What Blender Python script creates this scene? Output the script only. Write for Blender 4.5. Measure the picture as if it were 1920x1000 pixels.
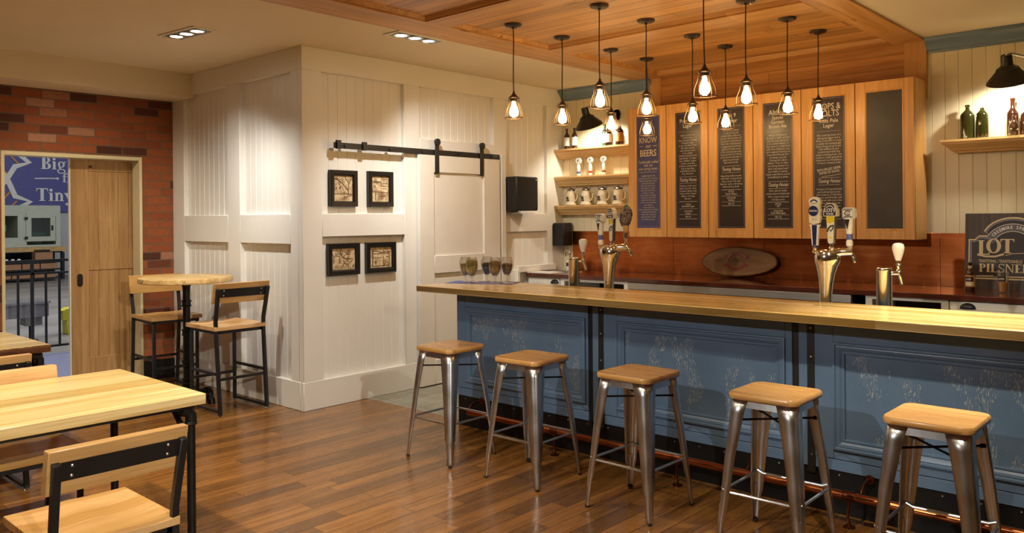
import bpy, bmesh, math, random
from math import sin, cos, pi, radians
from mathutils import Vector, Matrix

random.seed(7)
SC = bpy.context.scene
COL = SC.collection
for o in list(bpy.data.objects):
    bpy.data.objects.remove(o)

# ------------------------------------------------------------------ camera
F, CX, CY, YAW, ROLL, EYE = 1519.6, 960.0, 409.7, 2.30834, 0.0082, 1.62
fwd = Vector((cos(YAW), sin(YAW), 0)); rgt = Vector((sin(YAW), -cos(YAW), 0)); dwn = Vector((0, 0, -1))
r2 = rgt * cos(ROLL) + dwn * sin(ROLL); d2 = -rgt * sin(ROLL) + dwn * cos(ROLL)
cam = bpy.data.cameras.new('camera'); camo = bpy.data.objects.new('camera', cam); COL.objects.link(camo)
camo.matrix_world = Matrix(((r2.x, -d2.x, -fwd.x, 0), (r2.y, -d2.y, -fwd.y, 0), (r2.z, -d2.z, -fwd.z, EYE), (0, 0, 0, 1)))
cam.sensor_width = 36; cam.lens = F / 1920 * 36
cam.shift_x = 0; cam.shift_y = -(500 - CY) / 1920
cam.clip_start = 0.05; cam.clip_end = 100
SC.camera = camo

# ------------------------------------------------------------------ world, colour, lights
SC.view_settings.view_transform = 'Standard'; SC.view_settings.look = 'None'
SC.view_settings.gamma = 1; SC.view_settings.use_curve_mapping = False
SC.view_settings.exposure = 0.12
W = bpy.data.worlds.new('world'); SC.world = W; W.use_nodes = True
W.node_tree.nodes['Background'].inputs[0].default_value = (1.0, 0.80, 0.58, 1)
W.node_tree.nodes['Background'].inputs[1].default_value = 0.02

def spot(loc, tgt, power, angle=90, blend=0.6, col=(1, .90, .74), r=0.04):
    l = bpy.data.lights.new('spot', 'SPOT'); l.energy = power; l.color = col
    l.spot_size = radians(angle); l.spot_blend = blend; l.shadow_soft_size = r
    o = bpy.data.objects.new('spot_light', l); COL.objects.link(o); o.location = loc
    o.rotation_euler = (Vector(tgt) - Vector(loc)).to_track_quat('-Z', 'Y').to_euler()
    return o
def area(loc, tgt, power, sx, sy, col):
    l = bpy.data.lights.new('area', 'AREA'); l.energy = power; l.color = col
    l.shape = 'RECTANGLE'; l.size = sx; l.size_y = sy
    o = bpy.data.objects.new('area_light', l); COL.objects.link(o); o.location = loc
    o.rotation_euler = (Vector(tgt) - Vector(loc)).to_track_quat('-Z', 'Y').to_euler()
    return o
HAL = (1, .86, .62)
COOL = (1, .96, .88)
for tx, tz, pw in ((-6.3, .35, 40), (-6.8, .5, 66), (-7.6, .6, 78)):         # three lamps of the fixture by the white corner
    spot((-6.16, 3.0, 3.04), (tx, 3.9, tz), pw, 84, 1, COOL)
for ty, tz, pw in ((4.3, .7, 60), (4.95, .7, 60), (6.35, .95, 120)):            # three lamps of the fixture by the pictures
    spot((-5.0, 4.35, 3.04), (-5.9, ty, tz), pw, 80, 1, COOL)
spot((-2.4, 2.45, 3.04), (-2.6, 4.1, .6), 80, 75, .8, HAL)            # fixtures over the aisle in front of the bar
spot((-0.9, 2.45, 3.04), (-0.9, 4.4, 1.0), 200, 60, .8, HAL)
spot((-0.9, 4.95, 3.04), (-1.0, 4.6, 1.1), 560, 58, 1, (1, .93, .74))
spot((-3.9, 2.3, 3.04), (-3.7, 3.4, .2), 90, 85, .8, HAL)
spot((-2.7, -1.3, 3.04), (-3.0, 4.4, .5), 340, 50, .7, COOL)          # fixtures further back in the room
spot((2.85, 0.3, 3.04), (-3.9, 1.6, .5), 1000, 40, .8, (1, .93, .80))
spot((-4.4, 1.2, 3.04), (-4.4, 1.4, .7), 270, 80, .8, HAL)            # fixtures over the tables
spot((-3.2, 0.4, 3.04), (-3.3, 1.2, .7), 90, 85, .8, HAL)
spot((-6.6, 1.2, 3.04), (-6.6, 1.6, .7), 200, 90, .8, HAL)
spot((-6.6, 1.9, 3.04), (-8.2, 3.1, 1.5), 105, 66, 1, HAL)  # added spot with no visible fixture, brightens the brick wall
area((-16, 8, 6.2), (-18, 8, 0), 900, 9, 9, (.93, .95, 1))            # factory lighting beyond the brick wall
area((-10, 3, 4.5), (-10.2, 3.2, 0), 90, 2, 2, (.86, .9, 1))

# ------------------------------------------------------------------ mesh helpers
class G:
    def __init__(s): s.v = []; s.f = []
    def add(s, vs, fs):
        b = len(s.v); s.v += [tuple(p) for p in vs]; s.f += [tuple(i + b for i in f) for f in fs]; return s
    def box(s, x0, x1, y0, y1, z0, z1):
        x0, x1 = min(x0, x1), max(x0, x1); y0, y1 = min(y0, y1), max(y0, y1); z0, z1 = min(z0, z1), max(z0, z1)
        return s.add([(x, y, z) for z in (z0, z1) for y in (y0, y1) for x in (x0, x1)],
                     [(0, 2, 3, 1), (4, 5, 7, 6), (0, 1, 5, 4), (2, 6, 7, 3), (0, 4, 6, 2), (1, 3, 7, 5)])
    def prism(s, pts, ext):
        n = len(pts); e = Vector(ext); P = [Vector(p) for p in pts]
        nrm = Vector((0, 0, 0))
        for i in range(n): nrm += P[i].cross(P[(i + 1) % n])
        if nrm.dot(e) > 0: P.reverse()
        return s.add(P + [p + e for p in P], [tuple(range(n)), tuple(range(2 * n - 1, n - 1, -1))] +
                     [(i + n, (i + 1) % n + n, (i + 1) % n, i)[::1] for i in range(n)])
    def poly(s, pts): return s.add(pts, [tuple(range(len(pts)))])
    def tube(s, pts, r, n=10, closed=False, rs=None, cap=True, rot=0.0):
        P = [Vector(p) for p in pts]; m = len(P); vs = []; fs = []
        ref = None
        for i in range(m):
            if closed: t = P[(i + 1) % m] - P[i - 1]
            else: t = P[min(i + 1, m - 1)] - P[max(i - 1, 0)]
            t.normalize()
            if ref is None:
                ref = Vector((0, 0, 1)) if abs(t.z) < .9 else Vector((1, 0, 0))
            a = ref - t * ref.dot(t); a.normalize(); b = t.cross(a); ref = a
            rr = rs[i] if rs else r
            for k in range(n):
                an = 2 * pi * k / n + rot
                vs.append(P[i] + (a * cos(an) + b * sin(an)) * rr)
        for i in range(m if closed else m - 1):
            j = (i + 1) % m
            for k in range(n):
                fs.append((i * n + k, i * n + (k + 1) % n, j * n + (k + 1) % n, j * n + k))
        if cap and not closed:
            fs.append(tuple(range(n - 1, -1, -1))); fs.append(tuple((m - 1) * n + k for k in range(n)))
        return s.add(vs, fs)
    def sqtube(s, pts, w): return s.tube(pts, w * .7071, 4, rot=pi / 4)
    def lathe(s, prof, c=(0, 0, 0), n=24, axis='Z', M=None, close=False):
        vs = []; fs = []; m = len(prof)
        for (r, z) in prof:
            for k in range(n):
                a = 2 * pi * k / n
                p = Vector((r * cos(a), r * sin(a), z))
                if axis == 'Y': p = Vector((p.x, -p.z, p.y))
                if axis == 'X': p = Vector((p.z, p.x, p.y))
                if M: p = M @ p
                vs.append(p + Vector(c))
        for i in range(m - 1):
            for k in range(n):
                fs.append((i * n + k, i * n + (k + 1) % n, (i + 1) * n + (k + 1) % n, (i + 1) * n + k))
        if prof[0][0] > 1e-6: fs.append(tuple(range(n - 1, -1, -1)))
        if prof[-1][0] > 1e-6 : fs.append(tuple((m - 1) * n + k for k in range(n)))
        return s.add(vs, fs)
    def cyl(s, p0, p1, r, n=16): return s.tube([p0, p1], r, n)
    def sweep(s, o, ux, uy, nn, x0, x1, y0, y1, prof):
        # mitred rectangular frame: profile = [(inset, height)]
        o, ux, uy, nn = Vector(o), Vector(ux), Vector(uy), Vector(nn)
        vs = []; fs = []; m = len(prof)
        for (i, h) in prof:
            for (sx, sy) in ((0, 0), (1, 0), (1, 1), (0, 1)):
                x = x1 - i if sx else x0 + i; y = y1 - i if sy else y0 + i
                vs.append(o + ux * x + uy * y + nn * h)
        flip = ux.cross(uy).dot(nn) < 0
        for k in range(m - 1):
            for j in range(4):
                a = (k * 4 + j, k * 4 + (j + 1) % 4, k * 4 + 4 + (j + 1) % 4, k * 4 + 4 + j)
                fs.append(a[::-1] if flip else a)
        return s.add(vs, fs)
    def patch(s, r, a0, a1, z0, z1, n=8, c=(0, 0, 0), rz=None):
        vs = []; fs = []
        for i in range(n + 1):
            a = a0 + (a1 - a0) * i / n
            for z in (z0, z1):
                q = rz(z) if rz else r
                vs.append((c[0] + q * cos(a), c[1] + q * sin(a), c[2] + z))
        for i in range(n): fs.append((i * 2, i * 2 + 2, i * 2 + 3, i * 2 + 1))
        return s.add(vs, fs)
    def xf(s, M): s.v = [tuple(M @ Vector(p)) for p in s.v]; return s
    def build(s, name, mat=None, parent=None, bevel=0, smooth=True, seg=2, angle=35, solid=0, loc=None):
        me = bpy.data.meshes.new(name); me.from_pydata(s.v, [], s.f); me.update()
        bm = bmesh.new(); bm.from_mesh(me); bmesh.ops.recalc_face_normals(bm, faces=bm.faces); bm.to_mesh(me); bm.free()
        if smooth:
            me.polygons.foreach_set('use_smooth', [True] * len(me.polygons))
            me.set_sharp_from_angle(angle=radians(angle))
        ob = bpy.data.objects.new(name, me); COL.objects.link(ob)
        if mat: me.materials.append(mat)
        if parent: ob.parent = parent
        if loc: ob.location = loc
        if solid:
            md = ob.modifiers.new('solid', 'SOLIDIFY'); md.thickness = solid; md.offset = 0
        if bevel:
            md = ob.modifiers.new('bevel', 'BEVEL'); md.width = bevel; md.segments = seg; md.limit_method = 'ANGLE'; md.angle_limit = radians(40)
            md.harden_normals = False
        return ob

def B(*a): return G().box(*a)
def thing(name, label, cat, loc=(0, 0, 0), rz=0, group=None):
    o = bpy.data.objects.new(name, None); COL.objects.link(o); o.location = loc; o.rotation_euler = (0, 0, rz)
    o.empty_display_size = .05
    o['label'] = label; o['category'] = cat
    if group: o['group'] = group
    return o
def tag(o, label, cat, group=None, kind=None):
    o['label'] = label; o['category'] = cat
    if group: o['group'] = group
    if kind: o['kind'] = kind
    return o
def struct(o): o['kind'] = 'structure'; return o
def sub(o, label): o['label'] = label; return o
def dup(root, loc, rz, label, group=None):
    r = root.copy(); COL.objects.link(r); r.location = loc; r.rotation_euler = (0, 0, rz); r['label'] = label
    if group: r['group'] = group
    for ch in list(root.children):
        c = ch.copy(); COL.objects.link(c); c.parent = r
        for g in list(ch.children):
            d = g.copy(); COL.objects.link(d); d.parent = c
    return r

# lettering ---------------------------------------------------------
def line(g, s, size, u, v, M, align='CENTER', bold=0.0, xs=1.0, shear=0.0, res=2, maxw=None):
    cu = bpy.data.curves.new('t', 'FONT'); cu.body = s; cu.size = size; cu.align_x = align
    cu.offset = bold * size; cu.resolution_u = res; cu.shear = shear
    ob = bpy.data.objects.new('t', cu)
    me = bpy.data.meshes.new_from_object(ob)
    if me and len(me.vertices):
        if maxw:
            xsv = [p.co.x for p in me.vertices]; w = (max(xsv) - min(xsv)) * xs
            if w > maxw: xs *= maxw / w
        g.add([M @ Vector((u + p.co.x * xs, v + p.co.y, 0)) for p in me.vertices], [tuple(f.vertices) for f in me.polygons])
    bpy.data.objects.remove(ob); bpy.data.curves.remove(cu)
    if me: bpy.data.meshes.remove(me)
ZJ = [0, 4e-5]
def lift():   # neighbouring flat pieces of one print never share a plane
    ZJ[0] += 1; return (ZJ[0] % 7) * ZJ[1]
def strip(g, pts, w, M):
    # flat ribbon along a polyline in the (u, v) plane
    P = [Vector((p[0], p[1])) for p in pts]; vs = []; dz = lift()
    for i, p in enumerate(P):
        t = P[min(i + 1, len(P) - 1)] - P[max(i - 1, 0)]
        if t.length < 1e-9: t = Vector((1, 0))
        t.normalize(); nn = Vector((-t.y, t.x)) * w / 2
        for q in (p + nn, p - nn): vs.append(M @ Vector((q.x, q.y, dz)))
    g.add(vs, [(2 * i, 2 * i + 1, 2 * i + 3, 2 * i + 2) for i in range(len(P) - 1)])
def flat(g, pts, M):
    dz = lift(); g.add([M @ Vector((p[0], p[1], dz)) for p in pts], [tuple(range(len(pts)))])
def ell(cx, cy, rx, ry, a0=0, a1=2 * pi, n=24):
    return [(cx + rx * cos(a0 + (a1 - a0) * i / n), cy + ry * sin(a0 + (a1 - a0) * i / n)) for i in range(n + 1)]
def ringband(g, outer, inner, M):
    n = len(outer); dz = lift()
    g.add([M @ Vector((p[0], p[1], dz)) for p in outer + inner], [(i, i + 1, n + i + 1, n + i) for i in range(n - 1)])
def serif(g, ch, u, v, h, M, w=None):
    # high-contrast roman capitals drawn from their own outlines; returns the advance
    R = lambda x0, y0, x1, y1: flat(g, [(u + x0 * h, v + y0 * h), (u + x1 * h, v + y0 * h), (u + x1 * h, v + y1 * h), (u + x0 * h, v + y1 * h)], M)
    P = lambda pts: flat(g, [(u + x * h, v + y * h) for x, y in pts], M)
    def bowl(cx, cy, rx, ry, tx, ty, a0, a1, n=20):
        o = [(u + (cx + rx * cos(a0 + (a1 - a0) * i / n)) * h, v + (cy + ry * sin(a0 + (a1 - a0) * i / n)) * h) for i in range(n + 1)]
        q = [(u + (cx + (rx - tx) * cos(a0 + (a1 - a0) * i / n)) * h, v + (cy + (ry - ty) * sin(a0 + (a1 - a0) * i / n)) * h) for i in range(n + 1)]
        ringband(g, o, q, M)
    if ch in 'Il1':
        R(.08, 0, .32, 1); R(0, 0, .4, .06); R(0, .94, .4, 1); return .46
    if ch == 'L':
        R(.08, 0, .32, 1); R(0, .94, .4, 1); R(0, 0, .7, .07); P([(.62, 0), (.72, 0), (.72, .3)]); return .76
    if ch == 'T':
        R(.3, 0, .54, 1); R(.2, 0, .64, .06); R(0, .93, .84, 1); P([(0, 1), (0, .72), (.1, .95)]); P([(.84, 1), (.74, .95), (.84, .72)]); return .88
    if ch == 'O':
        bowl(.46, .5, .46, .52, .24, .07, 0, 2 * pi, 36); return .96
    if ch == 'P':
        R(.08, 0, .32, 1); R(0, 0, .42, .06); R(0, .94, .4, 1); bowl(.34, .73, .36, .27, .2, .06, -pi / 2, pi / 2); return .76
    if ch == 'B':
        R(.08, 0, .32, 1); R(0, 0, .4, .06); R(0, .94, .4, 1); bowl(.36, .755, .32, .245, .2, .06, -pi / 2, pi / 2); bowl(.36, .26, .38, .26, .22, .06, -pi / 2, pi / 2); return .8
    if ch == 'N':
        R(.08, 0, .16, 1); R(.74, 0, .82, 1); P([(.02, 1), (.26, 1), (.82, 0), (.74, 0)]); R(0, 0, .26, .06); R(.64, .94, .92, 1); return .98
    if ch == 'E':
        R(.08, 0, .32, 1); R(0, 0, .68, .07); R(0, .93, .66, 1); R(.3, .47, .54, .53); P([(.58, 0), (.68, 0), (.68, .28)]); P([(.58, 1), (.66, 1), (.66, .74)]); return .74
    if ch == 'R':
        R(.08, 0, .32, 1); R(0, 0, .4, .06); R(0, .94, .4, 1); bowl(.34, .74, .34, .26, .2, .06, -pi / 2, pi / 2); P([(.36, .48), (.56, .48), (.84, 0), (.6, 0)]); return .86
    if ch == '9':
        bowl(.36, .66, .36, .36, .2, .08, 0, 2 * pi, 30); bowl(.14, .66, .58, .68, .2, .1, -pi / 2.2, 0, 14); return .8
    if ch == 'S':
        bowl(.34, .74, .3, .28, .1, .08, .3, pi, 14); bowl(.34, .27, .32, .29, .1, .08, pi, 2 * pi - .3 + .3, 14)
        P([(.04, .74), (.2, .62), (.66, .3), (.62, .1), (.5, .36), (.06, .6)]); P([(.6, 1), (.66, 1), (.66, .72)]); P([(.0, .0), (.06, 0), (.0, .3)]); return .72
    if ch == 'i':
        R(.08, 0, .28, .66); R(0, 0, .36, .05); R(0, .61, .2, .66)
        flat(g, [(u + (.18 + .12 * cos(k * pi / 8)) * h, v + (.86 + .12 * sin(k * pi / 8)) * h) for k in range(16)], M); return .42
    if ch == 'n':
        R(.08, 0, .26, .66); R(0, 0, .34, .05); R(0, .61, .2, .66); R(.44, 0, .62, .42); R(.38, 0, .7, .05); bowl(.36, .4, .26, .28, .18, .1, 0, pi, 12); return .74
    if ch == 'g':
        bowl(.3, .42, .26, .25, .15, .06, 0, 2 * pi, 24); bowl(.3, -.13, .32, .2, .1, .07, 0, 2 * pi, 24); P([(.1, .22), (.2, .2), (.3, .06), (.1, .08)]); R(.5, .58, .64, .66); return .66
    if ch == 'y':
        P([(0, .66), (.22, .66), (.44, .1), (.34, -.02)]); P([(.58, .66), (.66, .66), (.3, -.3), (.18, -.3)]); R(-.04, .62, .3, .66); R(.48, .62, .74, .66); bowl(.16, -.24, .1, .1, .1, .1, 0, 2 * pi, 12); return .74
    if ch == 'f':
        R(.12, 0, .3, .8); R(.02, 0, .42, .05); R(0, .6, .44, .66); bowl(.34, .78, .22, .22, .16, .08, .4, pi, 12); return .46
    if ch == 'r':
        R(.08, 0, .26, .66); R(0, 0, .36, .05); R(0, .61, .2, .66); bowl(.4, .42, .18, .25, .14, .1, .5, pi, 10); return .56
    if ch == 'o':
        bowl(.32, .33, .32, .35, .17, .06, 0, 2 * pi, 24); return .68
    return .3
def serif_text(g, s, u, v, h, M, align='LEFT', track=1.0):
    tmp = G(); x = 0
    for ch in s: x += serif(tmp, ch, 0, 0, h, M) * h * track
    if align == 'CENTER': u -= x / 2
    for ch in s: u += serif(g, ch, u, v, h, M) * h * track
    return u
def front(x, y, z):   # plane facing -Y : u -> +X, v -> +Z
    return Matrix(((1, 0, 0, x), (0, 0, -1, y), (0, 1, 0, z), (0, 0, 0, 1)))
def side(x, y, z):    # plane facing +X : u -> +Y, v -> +Z
    return Matrix(((0, 0, 1, x), (1, 0, 0, y), (0, 1, 0, z), (0, 0, 0, 1)))

# ------------------------------------------------------------------ materials
class NT:
    def __init__(s, name):
        s.m = bpy.data.materials.new(name); s.m.use_nodes = True
        s.t = s.m.node_tree; s.b = s.t.nodes['Principled BSDF']; s.out = s.t.nodes['Material Output']
    def n(s, typ, ins=None, **kw):
        nd = s.t.nodes.new(typ)
        for k, v in kw.items(): setattr(nd, k, v)
        for k, v in (ins or {}).items(): s.set(nd.inputs[k], v)
        return nd
    def set(s, sock, v):
        if isinstance(v, bpy.types.NodeSocket): s.t.links.new(v, sock)
        else:
            if hasattr(sock, 'default_value') and not isinstance(v, (int, float)) and len(v) == 3 and sock.type == 'RGBA': v = (*v, 1)
            sock.default_value = v
    def math(s, op, a, b=0.0, c=None, clamp=False):
        nd = s.n('ShaderNodeMath', operation=op, use_clamp=clamp); s.set(nd.inputs[0], a); s.set(nd.inputs[1], b)
        if c is not None: s.set(nd.inputs[2], c)
        return nd.outputs[0]
    def vec(s, x, y, z):
        nd = s.n('ShaderNodeCombineXYZ'); s.set(nd.inputs[0], x); s.set(nd.inputs[1], y); s.set(nd.inputs[2], z); return nd.outputs[0]
    def mix(s, f, a, b, mode='MIX'):
        nd = s.n('ShaderNodeMix', data_type='RGBA', blend_type=mode); s.set(nd.inputs[0], f); s.set(nd.inputs[6], a); s.set(nd.inputs[7], b); return nd.outputs[2]
    def ramp(s, f, stops):
        nd = s.n('ShaderNodeValToRGB'); s.set(nd.inputs[0], f); e = nd.color_ramp.elements
        while len(e) < len(stops): e.new(.5)
        for i, (p, c) in enumerate(stops): e[i].position = p; e[i].color = (*c, 1) if len(c) == 3 else c
        return nd.outputs[0]
    def noise(s, v, scale=5, detail=3, rough=.5, dist=0):
        nd = s.n('ShaderNodeTexNoise', {'Scale': scale, 'Detail': detail, 'Roughness': rough, 'Distortion': dist}); s.set(nd.inputs['Vector'], v); return nd.outputs[0]
    def wn(s, v):
        nd = s.n('ShaderNodeTexWhiteNoise', noise_dimensions='3D'); s.set(nd.inputs['Vector'], v); return nd.outputs[0]
    def obj(s):
        tc = s.n('ShaderNodeTexCoord'); sp = s.n('ShaderNodeSeparateXYZ'); s.set(sp.inputs[0], tc.outputs['Object'])
        return tc.outputs['Object'], sp.outputs[0], sp.outputs[1], sp.outputs[2]
    def bump(s, h, st=.2, d=.002):
        nd = s.n('ShaderNodeBump', {'Strength': st, 'Distance': d}); s.set(nd.inputs['Height'], h); s.t.links.new(nd.outputs[0], s.b.inputs['Normal'])
    def base(s, c, rough=.5, metal=0, spec=.5):
        s.set(s.b.inputs['Base Color'], c); s.set(s.b.inputs['Roughness'], rough); s.b.inputs['Metallic'].default_value = metal
        s.b.inputs['Specular IOR Level'].default_value = spec; return s.m

def plain(name, c, rough=.5, metal=0, spec=.5, var=.06, scale=8, coat=0):
    k = NT(name); v, x, y, z = k.obj()
    f = k.noise(v, scale, 3)
    c2 = tuple(q * (1 - var * 2) for q in c); c3 = tuple(min(1, q * (1 + var)) for q in c)
    k.base(k.ramp(f, [(.3, c2), (.7, c3)]), rough, metal, spec)
    if coat: k.b.inputs['Coat Weight'].default_value = coat; k.b.inputs['Coat Roughness'].default_value = .1
    return k.m
def emit(name, c, st):
    k = NT(name); k.base((0.0, 0.0, 0.0), .5); k.set(k.b.inputs['Emission Color'], c); k.b.inputs['Emission Strength'].default_value = st; return k.m
def glass(name, c=(1, 1, 1), gl=.12):
    k = NT(name); k.t.nodes.remove(k.b)
    tr = k.n('ShaderNodeBsdfTransparent', {0: c}); gs = k.n('ShaderNodeBsdfGlossy', {0: (1, 1, 1), 'Roughness': .03})
    lw = k.n('ShaderNodeLayerWeight', {0: .35}); f = k.math('MULTIPLY_ADD', lw.outputs['Facing'], .5, gl * .3)
    mx = k.n('ShaderNodeMixShader'); k.set(mx.inputs[0], f); k.set(mx.inputs[1], tr.outputs[0]); k.set(mx.inputs[2], gs.outputs[0])
    k.set(k.out.inputs[0], mx.outputs[0]); return k.m
def wood(name, cols, along='X', across='Y', plank=.12, length=0, rough=.4, var=.18, gap=.0, gs=(1.2, 22), knots=0.0, spec=.4, bump=.15, rnd=True, coat=0, sat=0.0):
    k = NT(name); v, x, y, z = k.obj(); ax = {'X': x, 'Y': y, 'Z': z}
    third = ax[[c for c in 'XYZ' if c not in (along, across)][0]]
    A, C = ax[along], ax[across]
    oi = k.n('ShaderNodeObjectInfo'); ro = oi.outputs['Random'] if rnd else 0.0
    Cs = k.math('DIVIDE', C, plank); idx = k.math('FLOOR', Cs)
    r0 = k.wn(k.vec(idx, k.math('MULTIPLY', ro, 91.7), 1.5))
    if length:
        As = k.math('DIVIDE', k.math('ADD', A, k.math('MULTIPLY', r0, length * 7.3)), length); idl = k.math('FLOOR', As)
        r1 = k.wn(k.vec(idx, idl, k.math('MULTIPLY_ADD', ro, 51.7, 3.5)))
    else: r1 = r0
    gv = k.vec(k.math('MULTIPLY_ADD', r1, 37.0, k.math('MULTIPLY', A, gs[0])), k.math('MULTIPLY', C, gs[1]), k.math('MULTIPLY', third, gs[1]))
    g1 = k.noise(gv, 1.0, 5, .6, .7)
    gv2 = k.vec(k.math('MULTIPLY', A, gs[0] * 4), k.math('MULTIPLY', C, gs[1] * 9), k.math('MULTIPLY', third, gs[1] * 9))
    g2 = k.noise(gv2, 1.0, 2, .5)
    f = k.math('ADD', k.math('MULTIPLY', g1, .75), k.math('MULTIPLY', g2, .25))
    col = k.ramp(f, [(.3, cols[0]), (.5, cols[1]), (.68, cols[2])])
    hs = k.n('ShaderNodeHueSaturation'); k.set(hs.inputs['Value'], k.math('MULTIPLY_ADD', r1, var * 2, 1 - var)); k.set(hs.inputs['Color'], col)
    k.set(hs.inputs['Saturation'], k.math('MULTIPLY_ADD', r1, -sat, 1 + sat / 2))
    col = hs.outputs[0]
    if knots:
        vo = k.n('ShaderNodeTexVoronoi', {'Scale': 1.0}); k.set(vo.inputs['Vector'], k.vec(k.math('MULTIPLY', A, 1.3), k.math('MULTIPLY', C, 4.5), k.math('MULTIPLY_ADD', third, 4.5, 2.3)))
        kn = k.math('SUBTRACT', 1.0, k.math('DIVIDE', vo.outputs['Distance'], knots), clamp=True)
        col = k.mix(k.math('MULTIPLY', kn, .85), col, tuple(q * .25 for q in cols[0]))
    h = g1
    if gap:
        fr = k.math('FRACT', Cs); e = k.math('MINIMUM', fr, k.math('SUBTRACT', 1.0, fr)); m = k.math('LESS_THAN', e, gap / plank)
        if length:
            fl = k.math('FRACT', As); el = k.math('MINIMUM', fl, k.math('SUBTRACT', 1.0, fl)); m = k.math('MAXIMUM', m, k.math('LESS_THAN', el, gap * .8 / length))
        col = k.mix(k.math('MULTIPLY', m, .8), col, tuple(q * .18 for q in cols[0]))
        h = k.math('SUBTRACT', k.math('MULTIPLY', g1, .3), m)
    k.base(col, k.math('MULTIPLY_ADD', g1, .2, rough - .1), 0, spec)
    if bump: k.bump(h, bump, .003)
    if coat: k.b.inputs['Coat Weight'].default_value = coat; k.b.inputs['Coat Roughness'].default_value = .12
    return k.m
def metal(name, c, rough=.3, stretch=(60, 60, 4), var=.25, rvar=.15):
    k = NT(name); v, x, y, z = k.obj()
    g = k.noise(k.vec(k.math('MULTIPLY', x, stretch[0]), k.math('MULTIPLY', y, stretch[1]), k.math('MULTIPLY', z, stretch[2])), 1, 4, .6)
    g2 = k.noise(v, 6, 3)
    f = k.math('ADD', k.math('MULTIPLY', g, .5), k.math('MULTIPLY', g2, .5))
    k.base(k.ramp(f, [(.3, tuple(q * (1 - var) for q in c)), (.7, tuple(min(1, q * (1 + var)) for q in c))]), k.math('MULTIPLY_ADD', g2, rvar * 2, rough - rvar), 1)
    return k.m

def brick_mat():
    k = NT('brick'); v, x, y, z = k.obj(); h, w = .0815, .245
    rs = k.math('DIVIDE', z, h); row = k.math('FLOOR', rs)
    off = k.math('MULTIPLY', k.math('FLOORED_MODULO', row, 2.0), .5)
    off = k.math('ADD', off, k.math('MULTIPLY', k.wn(k.vec(row, 3.1, 0.0)), .15))
    cs = k.math('ADD', k.math('DIVIDE', k.math('ADD', y, x), w), off); ci = k.math('FLOOR', cs)
    r = k.wn(k.vec(row, ci, 7.7))
    fz = k.math('FRACT', rs); fy = k.math('FRACT', cs)
    ez = k.math('MULTIPLY', k.math('MINIMUM', fz, k.math('SUBTRACT', 1.0, fz)), h); ey = k.math('MULTIPLY', k.math('MINIMUM', fy, k.math('SUBTRACT', 1.0, fy)), w)
    e = k.math('MINIMUM', ez, ey); e = k.math('ADD', e, k.math('MULTIPLY', k.math('SUBTRACT', k.noise(v, 40, 3), .5), .006))
    mort = k.math('LESS_THAN', e, .0048)
    nz = k.noise(v, 28, 4, .6)
    col = k.ramp(r, [(0, (.055, .012, .006)), (.10, (.09, .02, .008)), (.14, (.28, .066, .016)), (.5, (.38, .100, .024)), (.93, (.32, .072, .02)), (.965, (.45, .19, .10)), (1, (.52, .26, .16))])
    col.node.color_ramp.interpolation = 'LINEAR'
    col = k.mix(k.math('MULTIPLY', nz, .55), col, (.09, .028, .014))
    col = k.mix(mort, col, (.14, .095, .06))
    k.base(col, .8); k.bump(k.math('SUBTRACT', k.math('MULTIPLY', nz, .4), k.math('MULTIPLY', mort, 1.2)), .7, .008); return k.m

def blue_mat():
    k = NT('worn_blue_paint'); v, x, y, z = k.obj()
    base = k.ramp(k.noise(v, 3, 4), [(.3, (.078, .134, .230)), (.7, (.112, .184, .302))])
    fl = k.noise(k.vec(k.math('MULTIPLY', x, 330), k.math('MULTIPLY', y, 40), k.math('MULTIPLY', z, 46)), 1, 3, .65, .4)
    pt = k.noise(k.vec(k.math('MULTIPLY', x, 7), 0.0, k.math('MULTIPLY', z, 3.2)), 1, 2, .5)
    m = k.math('MULTIPLY', k.math('GREATER_THAN', fl, .585), k.math('GREATER_THAN', pt, .545))
    m2 = k.math('MULTIPLY', k.math('GREATER_THAN', fl, .69), .8)
    m = k.math('MAXIMUM', m, m2)
    k.base(k.mix(k.math('MULTIPLY', m, .75), base, (.50, .50, .42)), .38, 0, .5); k.bump(k.math('MULTIPLY', m, -1.0), .3, .001); return k.m
def blue_plain():
    k = NT('blue_paint'); v, x, y, z = k.obj()
    base = k.ramp(k.noise(v, 3, 4), [(.3, (.080, .138, .236)), (.7, (.112, .184, .305))])
    fl = k.noise(k.vec(k.math('MULTIPLY', x, 60), k.math('MULTIPLY', y, 60), k.math('MULTIPLY', z, 10)), 1, 3, .65, .4)
    m = k.math('MULTIPLY', k.math('GREATER_THAN', fl, .72), .6)
    k.base(k.mix(m, base, (.40, .42, .38)), .35, 0, .5); return k.m
def copper_sheet():
    k = NT('copper_sheet'); v, x, y, z = k.obj()
    n1 = k.noise(v, 2.2, 5, .6); n2 = k.noise(k.vec(k.math('MULTIPLY', x, 3), y, k.math('MULTIPLY', z, 40)), 1, 3)
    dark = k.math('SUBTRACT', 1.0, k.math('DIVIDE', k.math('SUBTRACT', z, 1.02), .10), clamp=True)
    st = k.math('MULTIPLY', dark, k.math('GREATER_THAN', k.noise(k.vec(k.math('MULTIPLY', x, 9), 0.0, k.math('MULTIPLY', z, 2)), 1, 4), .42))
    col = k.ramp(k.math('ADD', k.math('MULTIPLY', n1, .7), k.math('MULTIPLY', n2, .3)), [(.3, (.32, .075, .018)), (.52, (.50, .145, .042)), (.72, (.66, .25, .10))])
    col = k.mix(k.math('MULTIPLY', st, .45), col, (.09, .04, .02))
    k.base(col, k.math('MULTIPLY_ADD', n1, .25, .18), 1); return k.m
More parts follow.
